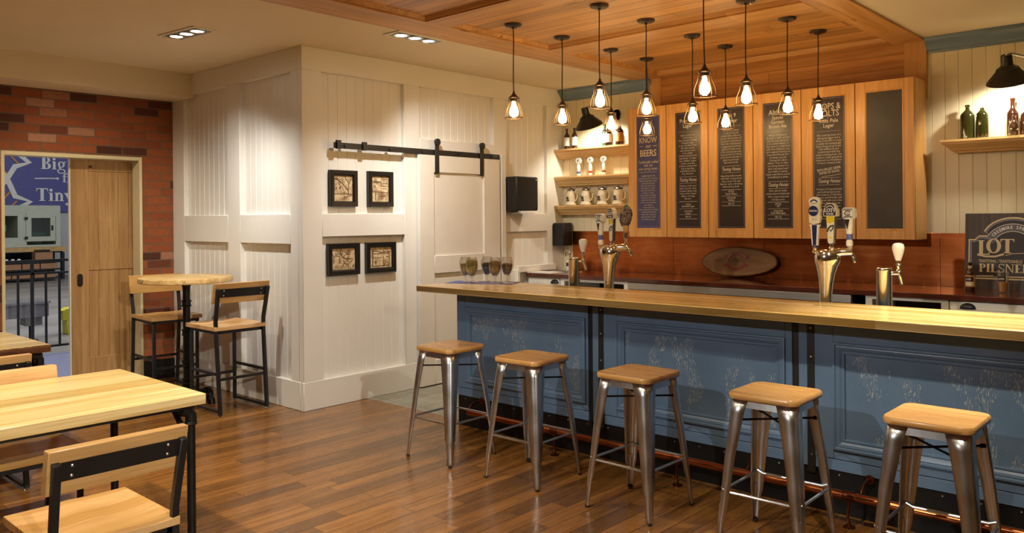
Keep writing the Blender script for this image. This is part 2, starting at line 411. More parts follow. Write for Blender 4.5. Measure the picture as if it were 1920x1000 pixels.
def tile_mat():
    k = NT('stone_tile'); v, x, y, z = k.obj()
    fx = k.math('FRACT', k.math('DIVIDE', x, .33)); fy = k.math('FRACT', k.math('DIVIDE', y, .33))
    e = k.math('MINIMUM', k.math('MINIMUM', fx, k.math('SUBTRACT', 1.0, fx)), k.math('MINIMUM', fy, k.math('SUBTRACT', 1.0, fy)))
    m = k.math('LESS_THAN', e, .012)
    c = k.ramp(k.noise(v, 4, 5, .6), [(.3, (.21, .20, .15)), (.7, (.32, .31, .24))])
    k.base(k.mix(m, c, (.13, .12, .09)), .5); return k.m
def relief_mat(name, sc):
    k = NT(name); v, x, y, z = k.obj(); n1 = k.noise(v, sc, 5, .65, .6)
    k.base(k.ramp(n1, [(.32, (.22, .13, .06)), (.5, (.60, .45, .26)), (.7, (.78, .64, .42))]), .6); k.bump(n1, .8, .004); return k.m
def grain_mat(name, c0, c1, c2):
    k = NT(name); v, x, y, z = k.obj(); vo = k.n('ShaderNodeTexVoronoi', {'Scale': 160.0}); k.set(vo.inputs['Vector'], v)
    r = k.n('ShaderNodeSeparateColor'); k.set(r.inputs[0], vo.outputs['Color'])
    k.base(k.ramp(r.outputs[0], [(.1, c0), (.5, c1), (.9, c2)]), .7); return k.m
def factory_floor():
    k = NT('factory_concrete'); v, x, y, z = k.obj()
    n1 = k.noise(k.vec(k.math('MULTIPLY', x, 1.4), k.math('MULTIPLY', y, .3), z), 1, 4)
    near = k.math('GREATER_THAN', x, -10.9)  # doorway side: cool light painted into the concrete as violet
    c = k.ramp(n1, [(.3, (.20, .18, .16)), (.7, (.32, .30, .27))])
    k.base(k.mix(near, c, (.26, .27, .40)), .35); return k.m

M = {}
M['white'] = plain('white_paint', (.82, .80, .745), .38, var=.012, scale=2)
M['ceil'] = plain('ceiling_paint', (.80, .68, .48), .85, var=.012, scale=1.5)
M['door'] = plain('cream_door_paint', (.77, .73, .65), .4, var=.012)
M['cream'] = plain('cream_wall_paint', (.77, .69, .48), .45, var=.012, scale=2)
M['casing'] = plain('cream_casing_paint', (.68, .60, .38), .45, var=.02)
M['brick'] = brick_mat()
M['floor'] = wood('floor_boards', ((.120, .047, .009), (.205, .085, .0165), (.285, .125, .028)), 'Y', 'X', .118, 1.1, .27, .34, .0024, (1.2, 17), .0, .5, .25, False, .25)
M['tile'] = tile_mat()
M['pine'] = wood('pine_boards', ((.36, .155, .040), (.55, .275, .080), (.66, .365, .13)), 'X', 'Y', .145, 2.6, .42, .22, .003, (1.1, 16), .13, .4, .3, False)
M['pineY'] = wood('pine_beam_lengthwise', ((.36, .155, .040), (.55, .275, .080), (.66, .365, .13)), 'Y', 'X', .36, 2.4, .42, .10, 0, (1.1, 16), .10, .4, .15, False)
M['pineZ'] = wood('pine_post', ((.36, .155, .040), (.55, .275, .080), (.66, .365, .13)), 'Z', 'X', .2, 0, .42, .1, 0, (1.1, 16), .10, .4, .15, True)
M['pineX'] = wood('pine_beam_crosswise', ((.36, .155, .040), (.55, .275, .080), (.66, .365, .13)), 'X', 'Y', .3, 2.4, .42, .10, 0, (1.1, 16), .10, .4, .15, False)
M['header'] = wood('pine_header_boards', ((.30, .115, .030), (.48, .22, .06), (.58, .30, .10)), 'X', 'Z', .12, 2.0, .42, .14, .002, (1.1, 16), .09, .4, .2, False)
M['maple'] = wood('maple_veneer', ((.50, .235, .062), (.63, .325, .098), (.71, .40, .14)), 'Z', 'X', .6, 0, .38, .05, 0, (1.6, 22), 0, .4, .05, True)
M['shelf'] = wood('oak_shelf', ((.50, .29, .105), (.64, .40, .16), (.73, .50, .23)), 'X', 'Z', .3, 0, .4, .06, 0, (1.2, 22), 0, .4, .08, True)
M['bartop'] = wood('bar_top_maple', ((.45, .245, .07), (.73, .50, .205), (.85, .66, .35)), 'X', 'Y', .105, 2.1, .2, .16, .0004, (1.1, 24), .085, .5, .06, False, .35, .25)
M['table'] = wood('table_top_ash', ((.44, .27, .085), (.72, .54, .235), (.84, .69, .38)), 'Y', 'X', .092, 0, .32, .15, .0004, (1.1, 30), .14, .45, .08, True, .2, .2)
M['rtable'] = wood('round_top_wood', ((.42, .25, .085), (.64, .43, .17), (.76, .56, .27)), 'X', 'Y', .1, 0, .35, .12, .0004, (1.2, 22), .07, .4, .08, True)
M['bark'] = wood('bark_edge', ((.05, .018, .007), (.14, .055, .02), (.32, .15, .06)), 'Y', 'Z', .3, 0, .7, .1, 0, (3, 40), 0, .3, .8, True)
M['chair'] = wood('chair_maple', ((.48, .255, .085), (.60, .345, .125), (.69, .43, .18)), 'X', 'Y', .11, 0, .32, .14, 0, (1.6, 18), 0, .45, .05, True, .2, .15)
M['stool'] = wood('stool_seat_elm', ((.44, .215, .062), (.56, .30, .098), (.64, .38, .14)), 'X', 'Y', .118, 0, .28, .07, 0, (2.0, 9), 0, .5, .05, True, .3)
M['odoor'] = wood('alder_door', ((.29, .150, .053), (.41, .232, .09), (.50, .31, .135)), 'Z', 'Y', .105, 0, .42, .09, 0, (1.4, 18), 0, .4, .08, False)
M['slice'] = wood('log_slice', ((.13, .060, .021), (.21, .105, .038), (.27, .145, .056)), 'X', 'Z', .4, 0, .5, .03, 0, (1.5, 14), 0, .4, .1, False)
M['wenge'] = plain('dark_stained_counter', (.10, .022, .012), .12, var=.2, scale=3, coat=.5)
M['blue'] = blue_mat(); M['blueplain'] = blue_plain()
M['crown'] = plain('slate_blue_paint', (.15, .215, .29), .35, var=.04)
M['blacksteel'] = plain('black_powder_coat', (.012, .012, .013), .42, 0, .5, var=.15)
M['blackmetal'] = plain('black_iron', (.020, .019, .019), .45, .6, .5, var=.2)
M['bronze'] = plain('dark_bronze', (.055, .038, .03), .45, .5, var=.2)
M['wire'] = plain('bronze_wire', (.13, .075, .045), .4, .6, .5)
M['gun'] = metal('brushed_gunmetal', (.60, .625, .66), .33, (50, 50, 3), .2, .10)
M['chrome'] = metal('chrome', (.72, .70, .67), .10, (5, 5, 5), .04, .03)
M['steel'] = metal('stainless_steel', (.55, .54, .52), .28, (6, 60, 60), .08, .06)
M['satin'] = metal('satin_steel', (.55, .53, .50), .42, (6, 60, 60), .05, .05)
M['screw'] = metal('screw_steel', (.5, .48, .45), .35)
M['copper'] = metal('copper_pipe', (.46, .145, .05), .22, (4, 40, 40), .25, .08)
M['brass'] = metal('brass', (.80, .52, .18), .2)
M['sheet'] = copper_sheet()
M['kick'] = plain('black_kick_plate', (.0055, .0045, .0045), .45, 0, .35, var=.2)
M['dcopper'] = metal('darkened_copper', (.17, .05, .02), .35, (20, 20, 20), .3, .08)
M['black'] = plain('satin_black', (.010, .009, .009), .35, var=.1)
M['grille'] = plain('speaker_cloth', (.008, .008, .008), .7, var=.1)
M['rubber'] = plain('rubber', (.015, .015, .015), .8)
M['board'] = plain('dark_brown_board', (.030, .018, .015), .35, var=.08)
M['bboard'] = plain('indigo_board', (.060, .058, .150), .4, var=.06)
M['blank'] = plain('grey_chalk_board', (.040, .030, .020), .55, var=.1)
M['ink'] = plain('cream_lettering', (.60, .54, .44), .6, var=.02)
M['gold'] = plain('tan_lettering', (.62, .50, .30), .6, var=.02)
M['rule'] = plain('violet_grey_rule', (.28, .25, .34), .6, var=.02)
M['paperwhite'] = plain('white_print', (.80, .78, .72), .5, var=.02)
M['banner'] = plain('blue_violet_banner', (.085, .085, .30), .5, var=.04)
M['orange'] = plain('orange_print', (.60, .25, .05), .5)
M['posterbg'] = wood('printed_barn_wood', ((.030, .021, .020), (.062, .044, .041), (.10, .072, .066)), 'Z', 'X', .16, 0, .5, .15, .002, (1.5, 40), 0, .4, 0, False)
M['posterdark'] = plain('poster_dark_brown', (.019, .012, .013), .5, var=.05)
M['postergrey'] = plain('poster_ribbon_grey', (.10, .095, .11), .5, var=.05)
M['clear'] = glass('clear_glass', gl=.35)
M['window'] = glass('window_pane', (.75, .80, .78), .3)
M['amber'] = plain('amber_bottle_glass', (.040, .011, .004), .08, 0, .7, var=.2, coat=.5)
M['green'] = plain('olive_bottle_glass', (.030, .030, .005), .08, 0, .7, var=.3, coat=.5)
M['dgreen'] = plain('dark_green_glass', (.02, .09, .04), .08, 0, .7, var=.2, coat=.5)
M['stone'] = plain('salt_glaze_stoneware', (.62, .53, .37), .35, var=.06, scale=30)
M['pewter'] = metal('pewter', (.20, .18, .16), .4)
M['emblem'] = plain('dark_emblem_print', (.035, .022, .025), .5)
M['navy'] = plain('navy_enamel', (.012, .02, .09), .3)
M['yellow'] = plain('yellow_enamel', (.72, .54, .02), .35)
M['yguard'] = plain('yellow_paint', (.62, .55, .03), .5)
M['ivory'] = plain('ivory_handle', (.80, .76, .66), .3, var=.02)
M['redband'] = plain('red_band', (.5, .05, .03), .4)
M['blueband'] = plain('blue_band', (.10, .14, .36), .4)
M['brownband'] = plain('brown_band', (.25, .09, .03), .4)
M['hop'] = grain_mat('hop_cluster', (.02, .015, .02), (.10, .06, .07), (.32, .26, .18))
M['mat'] = plain('blue_print_napkin', (.13, .18, .50), .7, var=.35, scale=26)
M['grain1'] = grain_mat('pale_grain', (.22, .11, .02), (.42, .26, .05), (.20, .18, .05))
M['grain2'] = grain_mat('green_pellets', (.16, .13, .02), (.34, .26, .05), (.12, .14, .04))
M['grain3'] = grain_mat('black_malt', (.008, .006, .008), (.02, .014, .02), (.035, .025, .03))
M['grain4'] = grain_mat('amber_malt', (.14, .07, .015), (.26, .15, .03), (.20, .16, .04))
M['grain5'] = grain_mat('brown_malt', (.06, .025, .012), (.13, .06, .025), (.20, .09, .03))
M['frost'] = plain('frosted_logo_print', (.20, .18, .26), .5)
M['machine'] = plain('grey_green_enamel', (.42, .44, .34), .5, var=.03)
M['mgreen'] = plain('green_machinery', (.02, .14, .07), .5)
M['lumber'] = plain('lumber', (.50, .31, .11), .6, var=.1)
M['card'] = plain('cardboard', (.34, .17, .08), .8, var=.06)
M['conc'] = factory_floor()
M['fwall'] = plain('factory_wall', (.50, .50, .49), .8, var=.03)
M['grey'] = plain('conveyor_grey', (.27, .26, .28), .5, .4, var=.1)
M['plastic'] = plain('clear_wrap', (.36, .34, .33), .25, var=.25, scale=12)
M['beer'] = plain('lager', (.45, .22, .04), .1)
M['label'] = plain('bottle_label', (.72, .66, .50), .5, var=.05)
M['labelor'] = plain('orange_label', (.55, .26, .05), .5, var=.05)
M['bulb'] = emit('filament_bulb', (1.0, .64, .27), 62.0)
M['lamp'] = emit('halogen_lamp', (1.0, .93, .82), 60.0)
M['shadein'] = plain('lamp_black', (.012, .011, .010), .38)
M['ribbon'] = plain('oxblood_print', (.16, .022, .014), .5)
M['terr'] = [relief_mat('carved_relief_%s' % n, s) for n, s in (('a', 22), ('b', 16), ('c', 30), ('d', 20))]
M['carve'] = plain('carved_line', (.14, .075, .03), .6)

# ------------------------------------------------------------------ the room
H = 3.10
PX0 = -5.908         # picture wall plane
LY0 = 3.874          # left face of the white box
BX = -8.285          # brick wall plane
BY = 7.39            # back wall plane
struct(B(BX, 3.0, -3.0, 4.545, -.05, 0).build('floor', M['floor']))
g = B(PX0 - .2, 3.0, 4.545, 7.6, -.05, 0); struct(g.build('floor', M['tile']))
# white ceiling around the timber canopy
CX0, CX1, CY0 = -4.86, -2.0, 2.6
g = G().box(-9, CX0, -3, 7.6, H, H + .1).box(CX1, 3, -3, 7.6, H, H + .1).box(CX0, CX1, -3, CY0, H, H + .1)
struct(g.build('ceiling', M['ceil']))
# bulkhead beam in front of the brick wall
struct(B(BX - .3, -7.855, -3, LY0 + .02, 2.862, H).build('trim_1', M['ceil']))
struct(B(3.0, 3.1, -3, 7.6, 0, H).build('wall_right', M['cream']))
struct(B(-9, 3.0, -3.1, -3, 0, H).build('wall_front', M['cream']))

def beads(g, p0, d, nn, length, z0, z1, sp=.098, gw=.008, gd=.006):
    # beadboard: a run of boards with V joints, extruded upward
    p0, d, nn = Vector(p0), Vector(d), Vector(nn); pts = []
    x = 0.0; pts.append(p0)
    k = 1
    while k * sp < length - .02:
        c = k * sp
        pts += [p0 + d * (c - gw / 2), p0 + d * c - nn * gd, p0 + d * (c + gw / 2)]; k += 1
    pts.append(p0 + d * length)
    vs = []; 
    for p in pts: vs += [(p.x, p.y, z0), (p.x, p.y, z1)]
    g.add(vs, [(2 * i, 2 * i + 2, 2 * i + 3, 2 * i + 1) for i in range(len(pts) - 1)])
T = .045
# picture wall (faces +X)
g = G()
beads(g, (PX0 - T, LY0, 0), (0, 1, 0), (1, 0, 0), BY - LY0, .2, 3.0)
def fr(y0, y1, z0, z1, t=T): g.box(PX0 - t - .02, PX0, y0, y1, z0, z1)
fr(LY0, 4.072, .24, 2.9); fr(4.995, 5.19, .24, 2.9); fr(LY0, BY, 2.9, H); fr(4.072, 4.995, 1.474, 1.672)
fr(6.222, 6.42, 0, 2.9); fr(5.19, 6.222, 2.24, 2.40); fr(5.19, 6.222, 0, .1)
fr(6.42, 7.10, 1.474, 1.672); fr(7.10, BY, 0, 2.9); fr(6.42, 7.10, .9, 1.06)
g.box(PX0 - .3, PX0 - T - .03, LY0 + T + .03, BY, 0, H)
struct(g.build('wall_middle', M['white'], bevel=.003, seg=1))
g = B(PX0 - T, PX0 + .004, LY0 - .004, 5.2, 0, .243); struct(g.build('baseboard_middle', M['white'], bevel=.004, seg=1))
g = B(PX0, PX0 + .045, 6.55, 7.20, 1.03, 1.10).box(PX0, PX0 + .05, 6.53, 6.57, .2, 1.06); struct(g.build('trim_2', M['white'], bevel=.004, seg=1))
g = B(PX0, PX0 + .055, 6.285, 6.35, 0, 2.29); struct(g.build('trim_3', M['door'], bevel=.003, seg=1))
# left face of the white box (faces -Y)
g = G()
beads(g, (BX, LY0 + T, 0), (1, 0, 0), (0, -1, 0), PX0 - BX - T, .2, 3.0)
def fl(x0, x1, z0, z1): g.box(x0, x1, LY0, LY0 + T + .02, z0, z1)
fl(-6.092, PX0 - .066, .24, 2.9); fl(-7.16, -6.932, .24, 2.9); fl(BX, -8.04, .24, 2.9); fl(BX, PX0 - .066, 2.9, H); fl(-8.04, -7.16, 1.414, 1.672); fl(-6.932, -6.092, 1.414, 1.672)
g.box(BX, PX0 - .1, LY0 + T + .03, LY0 + .3, 0, H)
struct(g.build('wall_side', M['white'], bevel=.003, seg=1))
g = B(BX, PX0 - .046, LY0 - .004, LY0 + T, 0, .243); struct(g.build('baseboard_side', M['white'], bevel=.004, seg=1))
# back wall (faces -Y)
g = G(); beads(g, (PX0, BY, 0), (1, 0, 0), (0, -1, 0), 3.0 - PX0, 0, H, .1013)
g.box(PX0 - .3, 3.0, BY + .01, BY + .2, 0, H)
struct(g.build('wall_back', M['cream']))
# brick wall with the doorway
DY0, DY1, DZ = 2.30, 3.553, 2.268
g = G().box(BX - .16, BX, -3, DY0, 0, 2.9).box(BX - .16, BX, DY1, LY0 + .1, 0, 2.9).box(BX - .16, BX, DY0, DY1, DZ, 2.9)
struct(g.build('wall_left', M['brick'], smooth=False))
g = B(BX, BX + .015, DY1, LY0, 0, .2).box(BX, BX + .015, -3, DY0, 0, .2); struct(g.build('baseboard_left', M['black']))
g = G().box(BX - .16, BX + .012, DY1 - .028, DY1, 0, DZ).box(BX - .16, BX + .012, DY0, DY0 + .028, 0, DZ).box(BX - .16, BX + .012, DY0 + .028, DY1 - .028, DZ - .036, DZ)
struct(g.build('trim_4', M['casing'], bevel=.003, seg=1))

# timber canopy: flat beams round three coffers of boards
struct(B(CX0, CX1, CY0, BY, 3.122, 3.16).build('ceiling', M['pine']))
g = B(CX0, -4.515, CY0, BY, 3.084, 3.122).box(-2.25, CX1, CY0, BY, 3.084, 3.122); struct(g.build('trim_5', M['pineY'], bevel=.003, seg=1))
COF = [(2.85, 4.03), (4.285, 5.46), (5.75, 7.215)]
g = B(-4.515, -2.25, CY0, 2.85, 3.084, 3.122).box(-4.515, -2.25, 4.03, 4.285, 3.084, 3.122).box(-4.515, -2.25, 5.46, 5.75, 3.084, 3.122).box(-4.515, -2.25, 7.215, BY, 3.084, 3.122)
struct(g.build('trim_6', M['pineX'], bevel=.003, seg=1))
g = G()
for y0, y1 in COF: g.sweep((0, 0, 3.122), (1, 0, 0), (0, 1, 0), (0, 0, -1), -4.515, -2.25, y0, y1, [(0, 0.026), (.014, .026), (.03, .0)])
struct(g.build('trim_7', M['pineX']))
struct(B(-4.70, -2.0, BY - .02, BY + .005, 2.6, 3.09).build('trim_8', M['header']))
g = B(-4.70, -4.56, BY - .035, BY, 2.6, 3.09).box(-2.16, -1.985, BY - .035, BY, 2.6, 3.09); struct(g.build('trim_9', M['pineZ'], bevel=.003, seg=1))
# slate blue crown moulding on the back wall
cp = [(0, 2.972), (.012, 2.972), (.016, 2.99), (.03, 3.0), (.036, 3.02), (.06, 3.05), (.084, 3.068), (.09, 3.085), (.09, 3.10), (0, 3.10)]
for i, (x0, x1) in enumerate(((PX0, -4.68), (-1.99, 3.0))):
    g = G().prism([(x0, BY - a, z) for a, z in cp], (x1 - x0, 0, 0)); struct(g.build('trim_%d' % (10 + i), M['crown'], angle=25))

# white sliding door on its black track
DX = PX0 + .03
d = B(DX - .012, DX, 5.136, 6.262, .012, 2.24)
g = d
def dp(y0, y1, z0, z1): g.box(DX - .002, DX + .022, y0, y1, z0, z1)
dp(5.136, 5.325, .012, 2.24); dp(6.018, 6.262, .012, 2.24); dp(5.325, 6.018, 2.075, 2.24); dp(5.325, 6.018, 1.09, 1.262); dp(5.325, 6.018, .012, .25)
door = struct(g.build('door_1', M['door'], bevel=.003, seg=1))
for y in (5.36, 5.985):
    g = B(DX + .022, DX + .032, y - .025, y + .025, 2.06, 2.37)
    g.tube([(DX + .022, y, 2.37), (DX + .046, y, 2.37)], .034, 20); g.tube([(DX + .03, y, 2.12), (DX + .036, y, 2.12)], .012, 8)
    sub(g.build('hanger', M['blacksteel'], door, bevel=.001, seg=1), 'black strap hanger with wheel')
trk = thing('sliding_door_track', 'long black steel track carrying the white sliding door', 'track', (PX0, 4.17, 2.27))
B(.03, .042, 0, 2.10, -.026, .026).build('rail', M['blacksteel'], trk, bevel=.002, seg=1)
for y in (.12, .62, 1.02, 1.5, 1.98):
    G().tube([(0, y, 0), (.055, y, 0)], .017, 12).build('standoff', M['blacksteel'], trk)
for y in (.02, .30):
    B(.03, .06, y, y + .045, -.03, .045).build('end_stop', M['blacksteel'], trk, bevel=.003)

# natural timber sliding door behind the brick opening
LX = BX - .19
g = B(LX - .035, LX - .02, 2.945, 4.05, .02, 2.26)
def lp(y0, y1, z0, z1): g.box(LX - .03, LX, y0, y1, z0, z1)
beads(g, (LX - .011, 3.113, 0), (0, 1, 0), (1, 0, 0), .787, .28, 2.12, .0985, .012, .010)
lp(2.945, 3.113, .02, 2.26); lp(3.90, 4.05, .02, 2.26); lp(3.113, 3.90, 2.12, 2.26); lp(3.113, 3.90, 1.14, 1.335); lp(3.113, 3.90, .02, .28)
door2 = struct(g.build('door_2', M['odoor'], bevel=.004, seg=1))
g = G()
pts = [(3.0265 + .026 * cos(a), 1.085 + .026 * sin(a)) for a in [pi * i / 10 for i in range(11)]] + [(3.0265 + .026 * cos(a), 1.01 + .026 * sin(a)) for a in [pi + pi * i / 10 for i in range(11)]]
g.prism([(LX, p[0], p[1]) for p in pts], (.004, 0, 0)); sub(g.build('recessed_pull', M['black'], door2), 'black oval recessed pull')
G().tube([(LX, 3.13, 2.165), (LX + .02, 3.13, 2.165)], .012, 12).build('bumper', M['black'], door2)
g = B(LX - .036, LX + .001, 2.936, 2.945, .02, 2.26); sub(g.build('daylight_edge', M['paperwhite'], door2), 'door edge with daylight painted pale')  # cool daylight on the door's edge, put in as a pale strip

# ------------------------------------------------------------------ recessed ceiling fixtures
def ceiling_light(loc, rz, label):
    t = thing('ceiling_light', label, 'ceiling light', loc, rz, 'recessed three-lamp ceiling lights')
    G().sweep((0, 0, -.006), (1, 0, 0), (0, 1, 0), (0, 0, -1), -.25, .25, -.10, .10, [(0, -.006), (0, .004), (.018, .006), (.022, -.004)]).build('frame', M['paperwhite'], t)
    B(-.232, .232, -.082, .082, -.003, -.001).build('backing', M['steel'], t)
    for x in (-.145, 0, .145):
        ca = G().lathe([(.070, -.004), (.070, -.014), (.052, -.016), (.048, -.008)], (x, 0, 0), 24).build('gimbal_ring', M['steel'], t)
        G().lathe([(.0001, -.010), (.046, -.010)], (x, 0, 0), 20).build('lamp', M['lamp'], ca)
    return t
ceiling_light((-6.16, 3.0, H), .1, 'recessed three-lamp light in the ceiling near the white corner')
ceiling_light((-5.0, 4.35, H), pi / 2, 'recessed three-lamp light beside the timber canopy edge')

# ------------------------------------------------------------------ pendants
pl = [(-4.20, 4.655), (-3.385, 4.66), (-2.585, 4.70), (-4.20, 5.255), (-3.385, 5.26), (-2.57, 5.255), (-4.20, 5.95), (-3.39, 5.96), (-2.575, 5.95), (-4.20, 6.53), (-3.395, 6.54), (-2.575, 6.54)]
ordn = ['first', 'second', 'third', 'fourth']
def pendant(loc, label):
    t = thing('pendant_lamp', label, 'pendant lamp', loc, 0, 'wire cage pendants over the bar')
    zb = 2.467 - 3.12
    g = G().lathe([(.0, 0), (.066, 0), (.068, -.006), (.062, -.016), (.05, -.022), (.012, -.024), (.010, -.034), (0, -.034)], n=28)
    c = g.build('canopy', M['bronze'], t)
    for a in (.6, .6 + pi): G().lathe([(.0, -.03), (.008, -.028), (.009, -.02)], (.036 * cos(a), .036 * sin(a), 0), 8).build('screw', M['chrome'], c)
    ph = loc[0] * 7 + loc[1]
    pts = [(.004 * sin(z * 5 + ph) * min(1, i / 2, (12 - i) / 2), .003 * cos(z * 4 + ph) * min(1, i / 2, (12 - i) / 2), z) for i in range(13) for z in [-.03 + (zb + .125 + .03) * i / 12]]
    G().tube(pts, .0042, 8).build('cord', M['black'], t)
    G().lathe([(.0, zb + .135), (.008, zb + .132), (.010, zb + .118), (.026, zb + .098), (.036, zb + .09), (.038, zb + .078), (.030, zb + .076), (.028, zb + .058), (.020, zb + .052), (0, zb + .052)], n=20).build('socket', M['bronze'], t)
    G().lathe([(.0, zb - .068), (.014, zb - .066), (.027, zb - .056), (.034, zb - .040), (.035, zb - .026), (.031, zb - .006), (.022, zb + .018), (.015, zb + .038), (.014, zb + .052)], n=16).build('bulb', M['bulb'], t)
    g = G()
    prof = [(.044, zb + .082), (.044, zb + .050), (.046, zb + .030), (.056, zb + .008), (.066, zb - .018), (.069, zb - .040), (.071, zb - .072)]
    for k in range(6):
        a = 2 * pi * k / 6 + .35
        g.tube([(r * cos(a), r * sin(a), z) for r, z in prof], .0023, 6)
    for r, z, w in ((.044, zb + .082, .0026), (.0715, zb - .072, .0030)):
        g.tube([(r * cos(2 * pi * i / 28), r * sin(2 * pi * i / 28), z) for i in range(28)], w, 6, closed=True)
    for k in range(6):
        a = 2 * pi * k / 6 + .35
        g.lathe([(0, -.0048), (.0045, -.002), (.0045, .002), (0, .0048)], (.073 * cos(a), .073 * sin(a), zb - .072), 6)
    g.build('wire_cage', M['wire'], t)
    return t
for i, (x, y) in enumerate(pl):
    row = 'nearest the aisle' if i < 3 else ('second from the aisle' if i < 6 else ('third from the aisle' if i < 9 else 'nearest the menu cabinets'))
    colw = ['at the white-door end', 'in the middle', 'at the right end'][i % 3]
    pendant((x, y, 3.122), 'wire cage pendant with glowing bulb, row %s, %s' % (row, colw))

# ------------------------------------------------------------------ bar
bf = 4.43
bar = thing('bar_counter', 'long bar front of worn blue panels with black steel straps', 'bar counter', (-4.62, bf, 0))
def bx(x): return x + 4.62
B(0, 6.6, .02, .47, .235, 1.05).build('carcass', M['blueplain'], bar)
SEC = [(-4.62, -3.335), (-3.205, -1.905), (-1.78, -.475), (-.35, .95)]
for i, (x0, x1) in enumerate(SEC):
    a = .09 if i == 0 else .105; b = .025 + .0 if i == 0 else .04
    mx0, mx1 = (x0 + .088, x1 - .02) if i == 0 else (x0 + .105, x1 - .04)
    z0, z1 = .352, .932
    g = G()
    X0, X1 = bx(x0), bx(x1); m0, m1 = bx(mx0), bx(mx1)
    g.box(X0, m0, 0, .03, .30, 1.05).box(m1, X1, 0, .03, .30, 1.05).box(m0, m1, 0, .03, z1, 1.05).box(m0, m1, 0, .03, .30, z0)
    g.box(X0, X1, .003, .03, .235, .296)
    fp = g.build('panel', M['blueplain'], bar, bevel=.002, seg=1)
    G().sweep((0, 0, 0), (1, 0, 0), (0, 0, 1), (0, -1, 0), m0, m1, z0, z1, [(0, 0), (0, .012), (.010, .014), (.016, .006), (.022, .008), (.034, .004), (.044, -.004), (.05, -.001), (.058, -.002), (.062, -.016)]).build('moulding', M['blueplain'], fp, angle=20)
    sub(B(m0 + .05, m1 - .05, .014, .022, z0 + .05, z1 - .05).build('field', M['blue'], fp), 'scratched worn blue field')
for x in (-3.335, -1.905, -.475):
    B(bx(x), bx(x) + .037, .012, .03, .235, 1.05).build('strap', M['blacksteel'], bar)  # plain dark band, set back in the joint beside the panel
    B(bx(x) + .037, bx(x) + .085, .002, .03, .235, 1.05).build('stile', M['blueplain'], bar, bevel=.002, seg=1)
    st = B(bx(x) + .086, bx(x) + .13, -.001, .03, .20, 1.05).build('strap', M['blacksteel'], bar, bevel=.002, seg=1)
    for z in (.30, .48, .66, .84, 1.0): G().lathe([(.006, 0), (.0055, .003), (0, .005)], (bx(x) + .108, -.001, z), 8, axis='Y').build('screw', M['screw'], st)
kp = B(0, 6.6, .01, .46, 0, .235).build('kick_plate', M['kick'], bar)
for i in range(26): G().lathe([(.005, 0), (.0045, .003), (0, .0045)], (.08 + i * .17, .01, .212), 8, axis='Y').build('rivet', M['screw'], kp)
bt = tag(B(-4.84, 2.0, 4.20, 4.89, 1.052, 1.10).build('wooden_worktop', M['bartop'], bevel=.006, seg=3), 'thick glossy maple bar top with knots over the blue front', 'counter top')
tag(B(-4.50, 2.0, 4.92, 5.30, .84, .88).build('drainboard', M['steel'], bevel=.004), 'stainless drainboard ledge behind the maple bar top', 'drainboard')
# copper foot rail
fr_ = thing('foot_rail', 'long copper foot rail on curved copper posts below the bar', 'foot rail', (-4.35, 4.28, .165))
G().tube([(0, 0, 0), (5.9, 0, 0)], .022, 18).build('rail', M['copper'], fr_)
for x in (-3.513, -2.559, -1.543, -.55):
    g = G().tube([(0, 0, -.02), (-.004, .006, -.06), (-.010, .008, -.1), (-.006, .004, -.14), (0, 0, -.158)], .008, 10, rs=[.012, .008, .007, .008, .012])
    g.lathe([(.030, -.165), (.030, -.160), (.012, -.155), (.010, -.14)], n=16)
    g.lathe([(.026, -.03), (.027, -.02), (.027, .02), (.026, .03)], n=18, axis='X')
    g.xf(Matrix.Translation((x + 4.35, 0, 0))).build('post', M['dcopper'], fr_)
for x in (-4.348, -2.9, -2.11, -1.485):
    g = G().tube([(0, .138, .06), (0, .11, .066), (0, .06, .06), (0, .02, .035), (0, .004, .02)], .008, 10)
    g.lathe([(.026, 0), (.024, .006), (.010, .010)], (0, .144, .06), 16, axis='Y')
    g.xf(Matrix.Translation((x + 4.35, 0, 0))).build('bracket', M['dcopper'], fr_)
g = G().lathe([(.026, -.018), (.029, -.016), (.029, -.004), (.025, -.002), (.025, .002), (.029, .004), (.029, .016), (.026, .018)], (-3.615 + 4.35, 0, 0), 20, axis='X'); sub(g.build('collar', M['brass'], fr_), 'bright brass collar')

